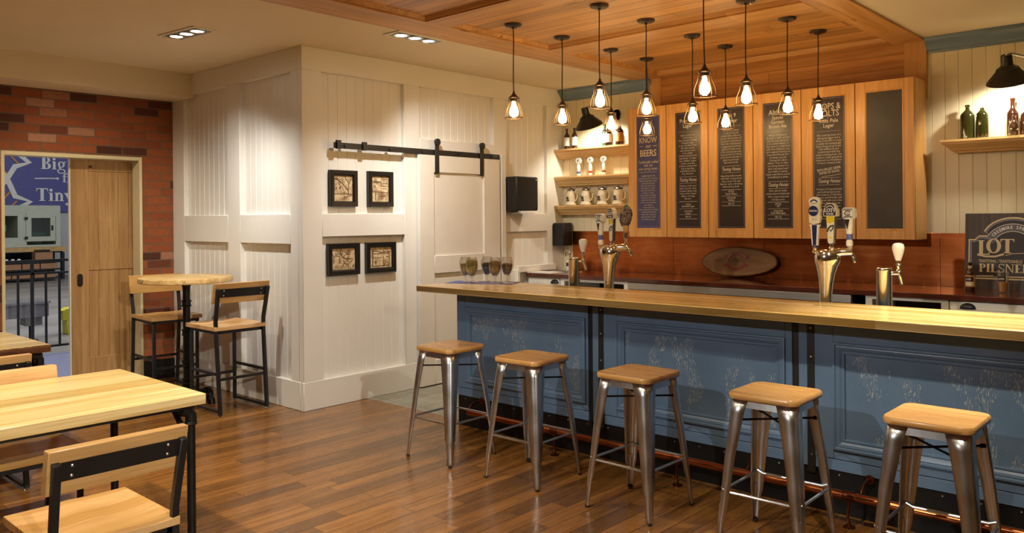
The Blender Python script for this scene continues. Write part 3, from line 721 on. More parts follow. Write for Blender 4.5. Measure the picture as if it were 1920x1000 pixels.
# ------------------------------------------------------------------ bar stools
def rsq(h, r, n=5):
    o = []
    for cx, cy, a0 in ((h - r, h - r, 0), (-h + r, h - r, pi / 2), (-h + r, -h + r, pi), (h - r, -h + r, 1.5 * pi)):
        for i in range(n + 1): o.append((cx + r * cos(a0 + pi / 2 * i / n), cy + r * sin(a0 + pi / 2 * i / n)))
    return o
def stool(loc, rz, label):
    t = thing('bar_stool', label, 'bar stool', loc, rz, 'metal bar stools along the bar')
    # seat
    g = G(); rings = []
    for s, r, z in ((.172, .045, .726), (.178, .05, .730), (.180, .052, .748), (.174, .048, .757), (.14, .05, .7555), (.09, .04, .7535), (.03, .015, .7525)):
        rings.append([(x, y, z) for x, y in rsq(s, r)])
    n = len(rings[0]); vs = [p for r in rings for p in r]; fs = [tuple(range(n - 1, -1, -1))]
    for i in range(len(rings) - 1):
        for k in range(n): fs.append((i * n + k, i * n + (k + 1) % n, (i + 1) * n + (k + 1) % n, (i + 1) * n + k))
    fs.append(tuple((len(rings) - 1) * n + k for k in range(n))); g.add(vs, fs)
    g.build('seat', M['stool'], t, angle=50)
    # pressed apron below the seat
    g = G(); out = rsq(.158, .04); inn = rsq(.150, .035); o2 = rsq(.164, .042)
    m = len(out); vs = [(x, y, .726) for x, y in out] + [(x, y, .690) for x, y in o2] + [(x * .98, y * .98, .690) for x, y in o2] + [(x, y, .722) for x, y in inn]
    g.add(vs, [(r * m + k, r * m + (k + 1) % m, (r + 1) * m + (k + 1) % m, (r + 1) * m + k) for r in range(3) for k in range(m)])
    g.build('apron', M['gun'], t)
    # four pressed-sheet legs
    for sx, sy in ((-1, -1), (1, -1), (1, 1), (-1, 1)):
        g = G(); secs = []
        for z, w, o, rr in ((.722, .088, .160, .035), (.66, .080, .168, .034), (.45, .062, .188, .030), (.25, .050, .203, .024), (.18, .046, .209, .022), (.15, .036, .209, .017), (.03, .028, .216, .013), (.012, .027, .217, .012)):
            pts = [(o - w, o)]
            for i in range(6):
                a = pi / 2 - pi / 2 * i / 5
                pts.append((o - rr + rr * cos(a), o - rr + rr * sin(a)))
            pts.append((o, o - w)); secs.append([(sx * x, sy * y, z) for x, y in pts])
        n = len(secs[0]); vs = [p for s in secs for p in s]
        fs = [(i * n + k, i * n + k + 1, (i + 1) * n + k + 1, (i + 1) * n + k) for i in range(len(secs) - 1) for k in range(n - 1)]
        g.add(vs, fs); lg = g.build('leg', M['gun'], t, solid=.004, angle=60)
        Mx = Matrix.Translation((sx * .2005, sy * .2005, .16)) @ Matrix.Rotation(math.atan2(sy, sx), 4, 'Z') @ Matrix.Rotation(radians(-5), 4, 'Y')
        G().lathe([(0, -.055), (.006, -.05), (.008, -.03), (.008, .03), (.006, .05), (0, .055)], n=10).xf(Mx).build('embossed_rib', M['gun'], lg)
        G().box(sx * .199, sx * .2185, sy * .199, sy * .2185, 0, .016).build('rubber_foot', M['rubber'], lg, bevel=.003)
    for (ax, sg) in ((0, -1), (0, 1), (1, -1), (1, 1)):
        z = .272; o = .193
        p = lambda u, w, zz: ((u, w * sg, zz) if ax == 0 else (w * sg, u, zz))
        G().tube([p(-.185, o + .002, z + .012), p(-.155, o, z), p(.155, o, z), p(.185, o + .002, z + .012)], .0075, 8).build('stretcher', M['gun'], t)
    for s in (1, -1):
        br = G().tube([(-.153, -.153 * s, .615 + s * .004), (.153, .153 * s, .615 + s * .004)], .0055, 8).build('cross_brace', M['blackmetal'], t)
        for q in (-1, 1): G().tube([(q * .136, q * .136 * s, .615 + s * .004), (q * .151, q * .151 * s, .615 + s * .004)], .010, 8).build('grip_sleeve', M['rubber'], br)
    return t
st0 = stool((-4.055, 3.825, 0), 0, 'metal stool with brown wooden seat nearest the white door')
for x, y, rz, lb in ((-3.335, 3.845, .02, 'metal stool second from the white door, before the first panel strap'), (-2.537, 3.835, -.02, 'metal stool third from the white door, in the middle of the row'),
                     (-1.735, 3.835, .015, 'metal stool with honey seat before the second steel strap'), (-1.00, 3.815, .0, 'metal stool with the palest seat, last in the row at right')):
    dup(st0, (x, y, 0), rz, lb)

# ------------------------------------------------------------------ chairs
def chair(name, loc, rz, label, cat, group, sz, pb, pt, tall, th=.036):
    t = thing(name, label, cat, loc, rz, group)
    w, dp = .235, .26
    # dished seat : grid top
    g = G(); N = 14; vs = []
    for j in range(N + 1):
        for i in range(N + 1):
            u, v = -1 + 2 * i / N, -1 + 2 * j / N
            e = (1 - u ** 4) * (1 - (abs(v + .15) / 1.15) ** 3)
            zz = sz - .016 * max(0, e) * (.55 + .45 * min(1, abs(u) * 2.2)) + .004 * (1 - min(1, abs(u) * 3)) * max(0, v)
            vs.append((u * w, v * dp, zz))
    fs = [(j * (N + 1) + i, j * (N + 1) + i + 1, (j + 1) * (N + 1) + i + 1, (j + 1) * (N + 1) + i) for j in range(N) for i in range(N)]
    per = [i for i in range(N + 1)] + [(j + 1) * (N + 1) - 1 for j in range(1, N + 1)] + [N * (N + 1) + i for i in range(N - 1, -1, -1)] + [j * (N + 1) for j in range(N - 1, 0, -1)]
    nb = len(vs); vs += [(vs[k][0], vs[k][1], sz - .036) for k in per]
    m = len(per)
    fs += [(per[k], nb + k, nb + (k + 1) % m, per[(k + 1) % m]) for k in range(m)] + [tuple(nb + k for k in range(m))]
    g.add(vs, fs); g.build('seat', M['chair'], t, bevel=.003)
    zf = sz - .05
    g = G().box(-.215, .215, -.245, -.217, zf - .014, zf + .014).box(-.215, .215, .205, .233, zf - .014, zf + .014).box(-.215, -.187, -.245, .233, zf - .014, zf + .014).box(.187, .215, -.245, .233, zf - .014, zf + .014)
    g.build('seat_frame', M['blacksteel'], t, bevel=.002, seg=1)
    lean = .065
    for s in (-1, 1):
        lf = B(s * .187, s * .213, .205, .231, .012, zf).build('leg', M['blacksteel'], t, bevel=.002, seg=1)
        G().lathe([(.011, 0), (.012, .004), (.007, .008), (.006, .014)], (s * .2, .218, 0), 10).build('glide', M['screw'], lf)
        lb = G().sqtube([(s * .215, -.30, .012), (s * .218, -.245, zf), (s * .220, -.243, sz + .04), (s * .228, -.243 - lean, pt - .045)], .028).build('leg', M['blacksteel'], t, bevel=.002, seg=1)
        G().lathe([(.011, 0), (.012, .004), (.007, .008), (.006, .014)], (s * .205, -.30, 0), 10).build('glide', M['screw'], lb)
        B(s * .19, s * .214, -.29, .22, .022, .042).build('floor_bar', M['blacksteel'], t)
        if tall: G().sqtube([(s * .203, -.272, .34), (s * .203, .218, .34)], .022).build('side_stretcher', M['blacksteel'], t)
    if tall:
        G().sqtube([(-.2, -.268, .30), (.2, -.268, .30)], .022).build('rear_stretcher', M['blacksteel'], t)
        G().sqtube([(-.2, .218, .26), (.2, .218, .26)], .022).build('foot_rest', M['blacksteel'], t)
    ym = lambda z: -.243 - lean * (z - sz - .04) / (pt - .045 - sz - .04)
    # tilted back plank in front of the posts, steel band between them
    vs = [(x, ym(z) + .014 + q, z) for z in (pb, pt) for q in (0, th) for x in (-.251, .251)]
    G().add(vs, [(0, 1, 3, 2), (4, 6, 7, 5), (0, 4, 5, 1), (2, 3, 7, 6), (0, 2, 6, 4), (1, 5, 7, 3)]).build('back_plank', M['chair'], t, bevel=.004)
    b0, b1 = pb + (pt - pb) * .30, pb + (pt - pb) * .72
    vs = [(x, ym(z) + .006 + q, z) for z in (b0, b1) for q in (0, .007) for x in (-.222, .222)]
    bd = G().add(vs, [(0, 1, 3, 2), (4, 6, 7, 5), (0, 4, 5, 1), (2, 3, 7, 6), (0, 2, 6, 4), (1, 5, 7, 3)]).build('back_band', M['blacksteel'], t)
    for x in (-.172, .172):
        for z in (b0 + .016, b1 - .016):
            G().lathe([(.006, 0), (.006, .002), (0, .004)], (x, ym(z) + .006, z), 10, axis='Y').build('screw', M['screw'], bd)
    return t
F_ = -pi / 2   # local +y (front of the chair) -> +X
chair('bar_chair', (-6.585, 3.535, 0), pi / 2, 'tall black steel bar chair seen from behind, against the white wall', 'bar chair', 'bar chairs at the round high table', .738, .93, 1.10, True)
chair('bar_chair', (-7.64, 3.50, 0), F_ - .06, 'tall black steel bar chair beside the brick wall, facing the round table', 'bar chair', 'bar chairs at the round high table', .738, .93, 1.10, True)
chair('dining_chair', (-3.385, 1.245, 0), pi / 2, 'nearest low dining chair, its black back band facing us', 'dining chair', 'low chairs at the ash tables', .46, .655, .82, False, .05)
chair('dining_chair', (-4.69, 1.39, 0), F_, 'low dining chair tucked under the far side of the near table', 'dining chair', 'low chairs at the ash tables', .46, .655, .82, False, .05)
chair('dining_chair', (-5.78, 1.43, 0), pi / 2, 'low dining chair at the rear table, its black band partly visible', 'dining chair', 'low chairs at the ash tables', .46, .655, .82, False, .05)

# ------------------------------------------------------------------ tables
def dining_table(x0, x1, y0, y1, label, bark):
    t = thing('dining_table', label, 'dining table', ((x0 + x1) / 2, (y0 + y1) / 2, 0), 0, 'ash tables on black pipe frames')
    hx, hy = (x1 - x0) / 2, (y1 - y0) / 2
    B(-hx, hx, -hy, hy, .708, .76).build('table_top', M['table'], t, bevel=.004)
    if bark:
        g = G(); n = 60; vs = []
        rnd = random.Random(3)
        for i in range(n + 1):
            y = -hy + 2 * hy * i / n
            for z, q in ((.758, .0), (.748, .006), (.735, .011), (.722, .009), (.708, .002)):
                vs.append((hx + q + rnd.uniform(-.003, .004), y, z))
        g.add(vs, [(i * 5 + k, i * 5 + k + 1, i * 5 + 6 + k, i * 5 + 5 + k) for i in range(n) for k in range(4)])
        sub(g.build('bark_edge', M['bark'], t), 'rough dark bark edge')
    lx, ly = hx - .05, hy - .055
    r = .0205
    for sx in (-1, 1):
        for sy in (-1, 1):
            l = G().tube([(sx * lx, sy * ly, 0), (sx * lx, sy * ly, .675)], r, 16).build('leg', M['blackmetal'], t)
            g = G()
            G().lathe([(.045, 0), (.045, .008), (.026, .014), (.024, .03)], (sx * lx, sy * ly, 0), 18).build('floor_flange', M['blackmetal'], l)
            g.tube([(sx * lx, sy * ly, .62), (sx * lx, sy * ly, .655), (sx * lx, sy * (ly - .012), .675), (sx * lx, sy * (ly - .05), .684)], .028, 14)
            for z in (.612, .618): g.lathe([(.028, z - .004), (.031, z), (.028, z + .006)], (sx * lx, sy * ly, 0), 16)
            g.build('pipe_fitting', M['blackmetal'], l)
    for sx in (-1, 1): B(sx * (lx + .012), sx * (lx + .018), -ly, ly, .690, .708).build('side_rail', M['blackmetal'], t)
    for sy in (-1, 1):
        G().tube([(-lx, sy * ly, .686), (lx, sy * ly, .686)], r, 14).build('end_rail', M['blackmetal'], t)
        for sx in (-1, 1): G().tube([(sx * lx, sy * ly, .50), (sx * (lx - .22), sy * ly, .686)], .016, 12).build('brace', M['blackmetal'], t)
    G().tube([(0, -ly, .686), (0, ly, .686)], .016, 12).build('centre_rail', M['blackmetal'], t)
    return t
dining_table(-4.885, -3.85, .93, 1.96, 'ash-topped dining table nearest us, on black pipe legs', False)
dining_table(-7.24, -6.25, 1.0, 2.035, 'rear ash dining table with a rough dark bark edge', True)
t = thing('high_table', 'round wooden high table on a black pipe column', 'high table', (-7.07, 3.42, 0))
G().lathe([(0, 1.072), (.392, 1.072), (.40, 1.078), (.402, 1.112), (.398, 1.12), (0, 1.12)], n=64).build('table_top', M['rtable'], t)
g = G().lathe([(.12, 1.058), (.12, 1.066), (.10, 1.072)], n=24); g.lathe([(.05, 1.058), (.034, 1.03), (.031, .98), (.031, .12)], n=18)
cn = g.build('column', M['blackmetal'], t)
for z in (.18, .34, .62, .88):
    G().lathe([(.030, z - .03), (.043, z - .026), (.045, z - .018), (.037, z - .012), (.037, z + .012), (.045, z + .018), (.043, z + .026), (.030, z + .03)], n=18).build('coupling', M['blackmetal'], cn)
G().lathe([(.06, .03), (.062, .07), (.045, .10), (.045, .14), (.032, .15)], n=20).build('hub', M['blackmetal'], t)
for k in range(4):
    a = k * pi / 2 + .35
    p = lambda r, z: (r * cos(a), r * sin(a), z)
    ft = G().tube([p(.03, .06), p(.24, .052)], .024, 14).build('foot', M['blackmetal'], t)
    g = G().tube([p(.225, .052), p(.262, .050), p(.278, .034), p(.28, 0)], .033, 12); g.build('elbow_cap', M['blackmetal'], ft)

# ------------------------------------------------------------------ menu cabinets on the back wall
CB = 7.03; cz0, cz1 = 1.418, 2.742
KX = [-4.752, -4.298, -3.836, -3.377, -2.924, -2.458, -1.990]
BX_ = [(-4.655, -4.375), (-4.198, -3.920), (-3.740, -3.462), (-3.280, -3.003), (-2.821, -2.545), (-2.366, -2.083)]
bz0, bz1 = 1.508, 2.650
def rule(g, u0, u1, v, w, Mx): flat(g, [(u0, v - w / 2), (u1, v - w / 2), (u1, v + w / 2), (u0, v + w / 2)], Mx)
def menu(i, door, spec, ink):
    x0, x1 = BX_[i]; w = x1 - x0; cx = (x0 + x1) / 2; hh = bz1 - bz0
    Mx = front(cx, CB + .0035, bz1)
    g = G()
    def ru(t, f=.36, wd=.003): rule(g, -w * f, w * f, -t * hh, wd, Mx)
    for it in spec:
        k = it[0]
        if k == 'T': line(g, it[1], it[3] * .84, 0, -it[2] * hh - it[3] * .30, Mx, bold=.008, xs=.92, maxw=w * (it[4] if len(it) > 4 else .82))
        elif k == 'C': line(g, it[1], it[3], 0, -it[2] * hh - it[3] * .35, Mx, bold=.008, xs=.80, maxw=w * .74, shear=it[4] if len(it) > 4 else 0)
        elif k == 'I': line(g, it[1], it[3], 0, -it[2] * hh - it[3] * .3, Mx, bold=.0, xs=.78, shear=.35, maxw=w * .84)
        elif k == 'B':
            L = it[1]; 
            for j, s in enumerate(L):
                line(g, s, it[4], 0, -(it[2] + (it[3] - it[2]) * j / max(1, len(L) - 1)) * hh - it[4] * .3, Mx, res=1, xs=.9, maxw=w * .80)
        elif k == 'R': ru(it[1], *(it[2:]))
        elif k == 'H':
            for q in (-1, 1): rule(g, min(q * w * .38, q * w * .20), max(q * w * .38, q * w * .20), -it[1] * hh, .004, Mx)
        elif k == 'D':
            n = 26
            for q in range(n): 
                u = -w * .36 + w * .72 * q / (n - 1); flat(g, [(u - .0016, -it[1] * hh - .0016), (u + .0016, -it[1] * hh - .0016), (u + .0016, -it[1] * hh + .0016), (u - .0016, -it[1] * hh + .0016)], Mx)
        elif k == 'N':
            line(g, 'Tasting Notes:', .044, 0, -it[1] * hh - .012, Mx, bold=.006, xs=.75, shear=.4, maxw=w * .80)
            ru(it[1] - .027, .33, .0022); ru(it[1] + .027, .33, .0022)
        elif k == 'S':
            Mr = Mx @ Matrix.Translation((0, -it[2] * hh, 0)) @ Matrix.Rotation(radians(7), 4, 'Z')
            for j, s in enumerate(it[1]): line(g, s, .030, 0, -.028 * j, Mr, bold=.012, xs=.7, maxw=w * .78)
            rule(g, -w * .25, w * .36, -.05, .003, Mr)
        elif k == 'F':
            for q, s in ((it[2], it[1]), ): line(g, s, .024, 0, -q * hh - .008, Mx, bold=.006, xs=.9, maxw=w * .74)
    return g.build('lettering', ink, door, smooth=False)
P1 = ['CREEMORE IS THE', 'perfect place for a brewery.', 'Fresh spring water, clean', 'air and good people', 'who care about beer.', 'Every day our water', 'comes by truck from a', 'spring on a farm', 'just outside the village.', 'Each beer is brewed', 'slowly and with care.', 'Come in and say hello,', 'taste what is', 'on tap today, ask', 'about the brewery and how', 'a small kettle built all', 'of this. We only make', 'what we like to drink,', 'one batch at a time.']
P2 = ['Lager is made the', 'world over,', 'but Creemore Springs', 'Premium Lager', 'is one of a kind. From', 'the start, we set', 'out to brew a beer', 'to be unique.', 'Crafted using the best', 'ingredients, our lager', 'has a brilliant copper', 'colour, an aroma', 'of sweet caramel malt', 'and an appealing,', 'well-balanced floral', 'hop character.']
P3 = ['This golden pilsner', 'is inspired by and', 'traditionally crafted to', 'honour the founders of', 'Creemore: determined', 'folks who transformed', 'a rugged parcel of land', 'called Lot 9 into some', 'of the most prosperous', 'crops around. So roll up', 'your sleeves and raise a', 'glass to an honest', "day's hard work."]
P4 = ['When our brewers', 'decided to craft our first', 'year alt, they wanted it', 'to be extraordinary, so', 'they chose to collaborate', 'with Zum Schlussel, one', 'of 4 original breweries in', 'Dusseldorf known for', 'brewing a special', 'German ale called', 'Altbier. True to style,', 'our interpretation is a', 'dark, mahogany hued', 'beer with a roasted,', 'malty, nutty flavour and an', 'intensifying hop finish.']
P5 = ['We took the best of a', 'European lager and a', 'West Coast IPA to create', 'a malty and intriguingly', 'bitter hopped-up brew.', 'Left unfiltered and', 'constructed with five', 'palate-crushing hops, the', 'result is a pithy grapefruit', 'bitterness on a foundation', 'of sweet caramel malt.']
SP = [
 [('R', .165, .2), ('C', 'KNOW', .213, .085), ('H', .268), ('I', 'our', .268, .056), ('C', 'BEERS', .329, .095), ('I', 'Traditionally crafted', .41, .040), ('I', 'with our', .44, .040), ('I', 'own spring water.', .47, .040), ('R', .50), ('B', P1, .535, .92, .0225)],
 [('T', 'Premium', .075, .062, .82), ('T', 'Lager', .118, .062, .6), ('D', .17), ('B', P2, .20, .53, .0245), ('N', .585), ('B', ['Delicious malt notes', 'with a smooth, clean,', 'rounded, lightly nutty', 'body, and an elegant', 'balance of hoppy', 'flavours.'], .635, .745, .0245), ('R', .77), ('F', 'STYLE', .795), ('F', 'Bohemian Lager', .81), ('R', .832, .36, .002), ('F', 'COLOUR', .853), ('F', 'Amber', .872), ('R', .882, .36, .002), ('F', 'IBU 21', .90), ('R', .918)],
 [('T', 'Lot 9', .066, .064, .6), ('T', 'Pilsner', .110, .064, .78), ('D', .155), ('B', P3, .19, .455, .0245), ('N', .512), ('B', ['Appealing malty aromas', 'with hints of spicy floral', 'hops, sweet rich malt', 'flavours, and a refreshing', 'balanced hop finish.'], .565, .655, .0245), ('R', .68), ('F', 'STYLE', .695), ('F', 'Czech Pilsner', .714), ('R', .732, .36, .002), ('F', 'COLOUR', .748), ('F', 'Golden', .766), ('R', .78, .36, .002), ('F', 'IBU 23', .796), ('R', .812)],
 [('T', 'Altbier', .078, .078, .68), ('T', 'Special', .120, .050, .62), ('T', 'German', .155, .050, .66), ('T', 'Brown Ale', .19, .050, .80), ('D', .23), ('B', P4, .26, .592, .0245), ('N', .655), ('B', ['Rich, almost nutty,', 'multi-textured character', 'with a supporting cast', 'of fruity notes.'], .70, .77, .0245), ('R', .79), ('F', 'STYLE', .807), ('F', 'Alt', .823), ('R', .843, .36, .002), ('F', 'COLOUR', .86), ('F', 'Dark Mahogany', .876), ('R', .892, .36, .002), ('F', 'IBU 26', .908), ('R', .923)],
 [('C', 'HOPS &', .071, .078), ('C', 'BOLTS', .124, .078), ('T', 'India Pale', .180, .056, .8), ('T', 'Lager', .216, .056, .5), ('D', .26), ('B', P5, .29, .50, .0255), ('S', ['IRON-WILLED: NEVER', 'TASTED SO GOOD.'], .555), ('N', .64), ('B', ['A blend of tropical fruits', 'and bold grassy notes.', 'Nice balance of soft bitter', 'flavours and friendly malt', 'sweetness with just a hint', 'of chocolate and nut.'], .70, .805, .0255), ('R', .83), ('F', 'STYLE', .85), ('F', 'India Pale Lager', .868), ('R', .888, .36, .002), ('F', 'IBU 35', .905), ('R', .925)],
 None]
CL = ['wall cabinet with the indigo KNOW our BEERS board, beside the small shelves', 'wall cabinet with the dark Premium Lager board', 'wall cabinet with the dark Lot 9 Pilsner board', 'wall cabinet with the dark Altbier Special German Brown Ale board', 'wall cabinet with the dark HOPS & BOLTS India Pale Lager board', 'wall cabinet with a blank dark board, at the right end']
for i in range(6):
    x0, x1 = KX[i], KX[i + 1]
    t = thing('wall_cabinet', CL[i], 'cabinet', (0, 0, 0), 0, 'maple menu cabinets over the back counter')
    B(x0 + .0015, x1 - .0015, CB + .022, BY - .037, cz0, cz1).build('body', M['maple'], t, bevel=.0015, seg=1)
    b0, b1 = BX_[i]
    g = G(); e = .0035
    g.box(x0 + e, b0 - .012, CB, CB + .02, cz0 + .002, cz1 - .002).box(b1 + .012, x1 - e, CB, CB + .02, cz0 + .002, cz1 - .002)
    g.box(b0 - .012, b1 + .012, CB, CB + .02, bz1 + .012, cz1 - .002).box(b0 - .012, b1 + .012, CB, CB + .02, cz0 + .002, bz0 - .012)
    dr = g.build('door', M['maple'], t, bevel=.0015, seg=1)
    G().sweep((0, CB, 0), (1, 0, 0), (0, 0, 1), (0, -1, 0), b0 - .013, b1 + .013, bz0 - .013, bz1 + .013, [(0, -.001), (.002, .002), (.006, .002), (.010, -.002), (.016, -.006)]).build('bead', M['maple'], dr)
    mt = M['bboard'] if i == 0 else (M['blank'] if i == 5 else M['board'])
    B(b0 - .012, b1 + .012, CB + .005, CB + .012, bz0 - .012, bz1 + .012).build('menu_board', mt, dr)
    if SP[i]:
        g = G(); g.sweep((0, CB + .0045, 0), (1, 0, 0), (0, 0, 1), (0, -1, 0), b0 + .010, b1 - .010, bz0 + .012, bz1 - .012, [(0, 0), (.0025, 0)])
        g.build('outline', M['rule'], dr, smooth=False)
        menu(i, dr, SP[i], M['gold'] if i == 0 else M['ink'])

# ------------------------------------------------------------------ back counter, splash, base units
tag(B(PX0 + .06, 3.0, 6.65, BY - .012, .985, 1.025).build('dark_counter', M['wenge'], bevel=.004), 'dark glossy back counter under the copper splash', 'counter top')
sx = [-5.76, -4.435, -3.434, -1.898, -.6, 1.2]
for i, nm in enumerate(['left, behind the tall beer tap', 'behind the left half of the log slice', 'behind the steel tap tower', 'beside the LOT 9 poster']):
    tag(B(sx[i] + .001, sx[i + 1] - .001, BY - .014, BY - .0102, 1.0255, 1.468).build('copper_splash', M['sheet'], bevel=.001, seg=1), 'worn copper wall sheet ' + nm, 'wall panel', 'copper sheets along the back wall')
def cup(x, z, y, par):
    g = G(); vs = []; n = 14; w, h, dd = .052, .040, .026
    for j in range(6):
        ph = pi / 2 * j / 5
        for i in range(n + 1):
            a = pi * i / n; vs.append((x + w * cos(a) * cos(ph * .0 + 0) , y - dd * sin(ph) * sin(a) ** .5 if 0 < i < n else y, z - .018 + h * sin(a) * cos(ph)))
    g.add(vs, [(j * (n + 1) + i, j * (n + 1) + i + 1, (j + 1) * (n + 1) + i + 1, (j + 1) * (n + 1) + i) for j in range(5) for i in range(n)])
    return g.build('cup_pull', M['blacksteel'], par, solid=.003)
def drawer_unit(x0, x1, label, pulls):
    t = thing('base_cabinet', label, 'cabinet')
    B(x0, x1, 6.70, BY - .02, .0, .984).build('body', M['white'], t)
    g = B(x0 + .004, x1 - .004, 6.68, 6.70, .80, .975); dw = g.build('drawer', M['white'], t, bevel=.002, seg=1)
    G().sweep((0, 6.68, 0), (1, 0, 0), (0, 0, 1), (0, -1, 0), x0 + .05, x1 - .05, .82, .928, [(0, 0), (.003, -.001), (.006, .004), (.010, .0)]).build('bead', M['white'], dw)
    for p in pulls: cup(p, .945, 6.68, dw)
    B(x0 + .004, x1 - .004, 6.68, 6.70, .08, .79).build('door', M['white'], t, bevel=.002, seg=1)
def open_unit(x0, x1, label):
    t = thing('base_cabinet', label, 'cabinet')
    g = B(x0, x1, 6.68, 6.70, .957, .984).box(x0, x0 + .05, 6.68, 6.70, 0, .957).box(x1 - .05, x1, 6.68, 6.70, 0, .957)
    g.box(x0, x0 + .018, 6.70, BY - .02, 0, .984).box(x1 - .018, x1, 6.70, BY - .02, 0, .984).box(x0 + .018, x1 - .018, BY - .035, BY - .02, 0, .984).box(x0 + .018, x1 - .018, 6.72, BY - .035, .5, .52)
    g.build('body', M['white'], t)
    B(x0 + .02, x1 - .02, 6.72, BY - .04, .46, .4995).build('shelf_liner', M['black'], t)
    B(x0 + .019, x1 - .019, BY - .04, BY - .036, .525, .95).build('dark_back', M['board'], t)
drawer_unit(PX0 + .07, -5.395, 'white base cabinet with black cup pull at the sink end', [-5.43 - .03])
open_unit(-5.385, -4.53, 'open white base cabinet with a dark recess near the sink')
fg = thing('bar_fridge', 'long stainless under-counter fridge with black bands', 'fridge')
B(-4.52, -2.37, 6.70, BY - .02, 0, .984).build('body', M['black'], fg)
B(-4.52, -2.37, 6.655, 6.70, .915, .98).build('fascia', M['satin'], fg, bevel=.003)
for i in range(3):
    x0 = -4.515 + i * .716
    dr = B(x0, x0 + .708, 6.665, 6.70, .1, .895).build('door', M['steel'], fg, bevel=.003)
    B(x0, x0 + .708, 6.64, 6.667, .872, .893).build('handle', M['steel'], dr, bevel=.003)
open_unit(-2.265, -1.665, 'open white base cabinet right of the fridge')
drawer_unit(-1.660, -.3, 'wide white base cabinet with black cup pull under the poster', [-1.535, -.45])
# small sink, tap and papers at the left end
t = thing('tap', 'small chrome gooseneck tap at the sink', 'tap', (-5.585, 7.10, 1.025))
G().lathe([(.03, 0), (.03, .01), (.018, .016), (.014, .05), (0, .05)], n=16).build('base', M['chrome'], t)
G().tube([(0, 0, .03), (0, 0, .20)] + [(-.032 + .032 * cos(a), -.0, .20 + .032 * sin(a)) for a in [pi * i / 8 for i in range(1, 9)]] + [(-.064, 0, .165)], .007, 10).build('spout', M['chrome'], t)
tag(G().sweep((-5.62, 6.98, 1.0255), (1, 0, 0), (0, 1, 0), (0, 0, 1), -.16, .20, -.13, .13, [(0, 0), (.004, .006), (.02, .004), (.03, .001), (.18, .001)]).build('sink', M['steel']), 'shallow steel sink rim at the counter end', 'sink')
t = thing('soap_dispenser', 'small white and dark soap dispenser behind the steel pillar', 'dispenser', (-5.66, 7.2, 1.025))
B(-.035, .035, -.03, .03, 0, .12).build('body', M['paperwhite'], t, bevel=.006); B(-.036, .036, -.031, .031, .05, .09).build('label_band', M['amber'], t)
tag(B(-.17, .17, -.11, .11, 0, .006).build('folded_paper', M['paperwhite'], loc=(-5.69, 6.80, 1.0255)), 'folded white paper lying beside the sink', 'paper')

# log slice sign
t = thing('log_slice_sign', 'oval log slice sign with an oxblood crest leaning on the copper', 'sign', (-3.665, 7.255, 1.044))
t.rotation_euler = (radians(-14), 0, 0)
o = [(.385 * cos(a) * (1 + .03 * sin(2 * a)), .142 + .138 * sin(a) * (1 + .05 * cos(3 * a))) for a in [2 * pi * i / 48 for i in range(48)]]
G().prism([(x, 0, z) for x, z in o], (0, .035, 0)).build('slab', M['slice'], t, bevel=.003)
g = G(); oo = [(x * 1.02, (z - .142) * 1.05 + .142) for x, z in o]
vs = [(x, -.001, z) for x, z in o] + [(x, .004, z) for x, z in oo] + [(x, .036, z) for x, z in oo]
g.add(vs, [(r * 48 + k, r * 48 + (k + 1) % 48, r * 48 + 48 + (k + 1) % 48, r * 48 + 48 + k) for r in range(2) for k in range(48)]); sub(g.build('bark', M['bark'], t), 'dark bark rim')
g = G(); Mx = front(-.02, -.0025, .145)
ringband(g, ell(0, -.004, .118, .098, .35, pi - .35), ell(0, -.004, .092, .070, .35, pi - .35), Mx)
ringband(g, ell(0, .004, .118, .098, pi + .3, 2 * pi - .3), ell(0, .004, .092, .070, pi + .3, 2 * pi - .3), Mx)
for s in (-1, 1):
    flat(g, [(s * .10, .015), (s * .145, .03), (s * .128, .045), (s * .138, .062), (s * .098, .058)], Mx); flat(g, [(s * .10, -.022), (s * .14, -.03), (s * .122, -.042), (s * .128, -.06), (s * .10, -.05)], Mx)
ringband(g, ell(0, 0, .086, .066), ell(0, 0, .081, .061), Mx)
cr = g.build('crest', M['ribbon'], t, smooth=False)
g = G(); rr = random.Random(4)
strip(g, [(-.075, -.02), (-.04, .012), (-.02, .038), (.012, .02), (.045, .03), (.075, .0)], .006, Mx)
for k in range(16):
    u, v = rr.uniform(-.06, .05), rr.uniform(-.04, .01); strip(g, [(u, v), (u + rr.uniform(.01, .03), v + rr.uniform(-.012, .016))], rr.uniform(.003, .009), Mx)
flat(g, [(-.05, -.03), (-.03, .02), (-.005, .03), (.02, -.005), (.035, -.035)], Mx)
g.build('crest_picture', M['carve'], t, smooth=False)
g = G()
for j, s in enumerate('CREEMORE SPRINGS'):
    a = pi - .55 - (pi - 1.1) * j / 15; Mr = Mx @ Matrix.Translation((.105 * cos(a), -.004 + .084 * sin(a), .0008)) @ Matrix.Rotation(a - pi / 2, 4, 'Z'); line(g, s, .016, 0, -.006, Mr, res=1)
g.build('lettering', M['gold'], t, smooth=False)

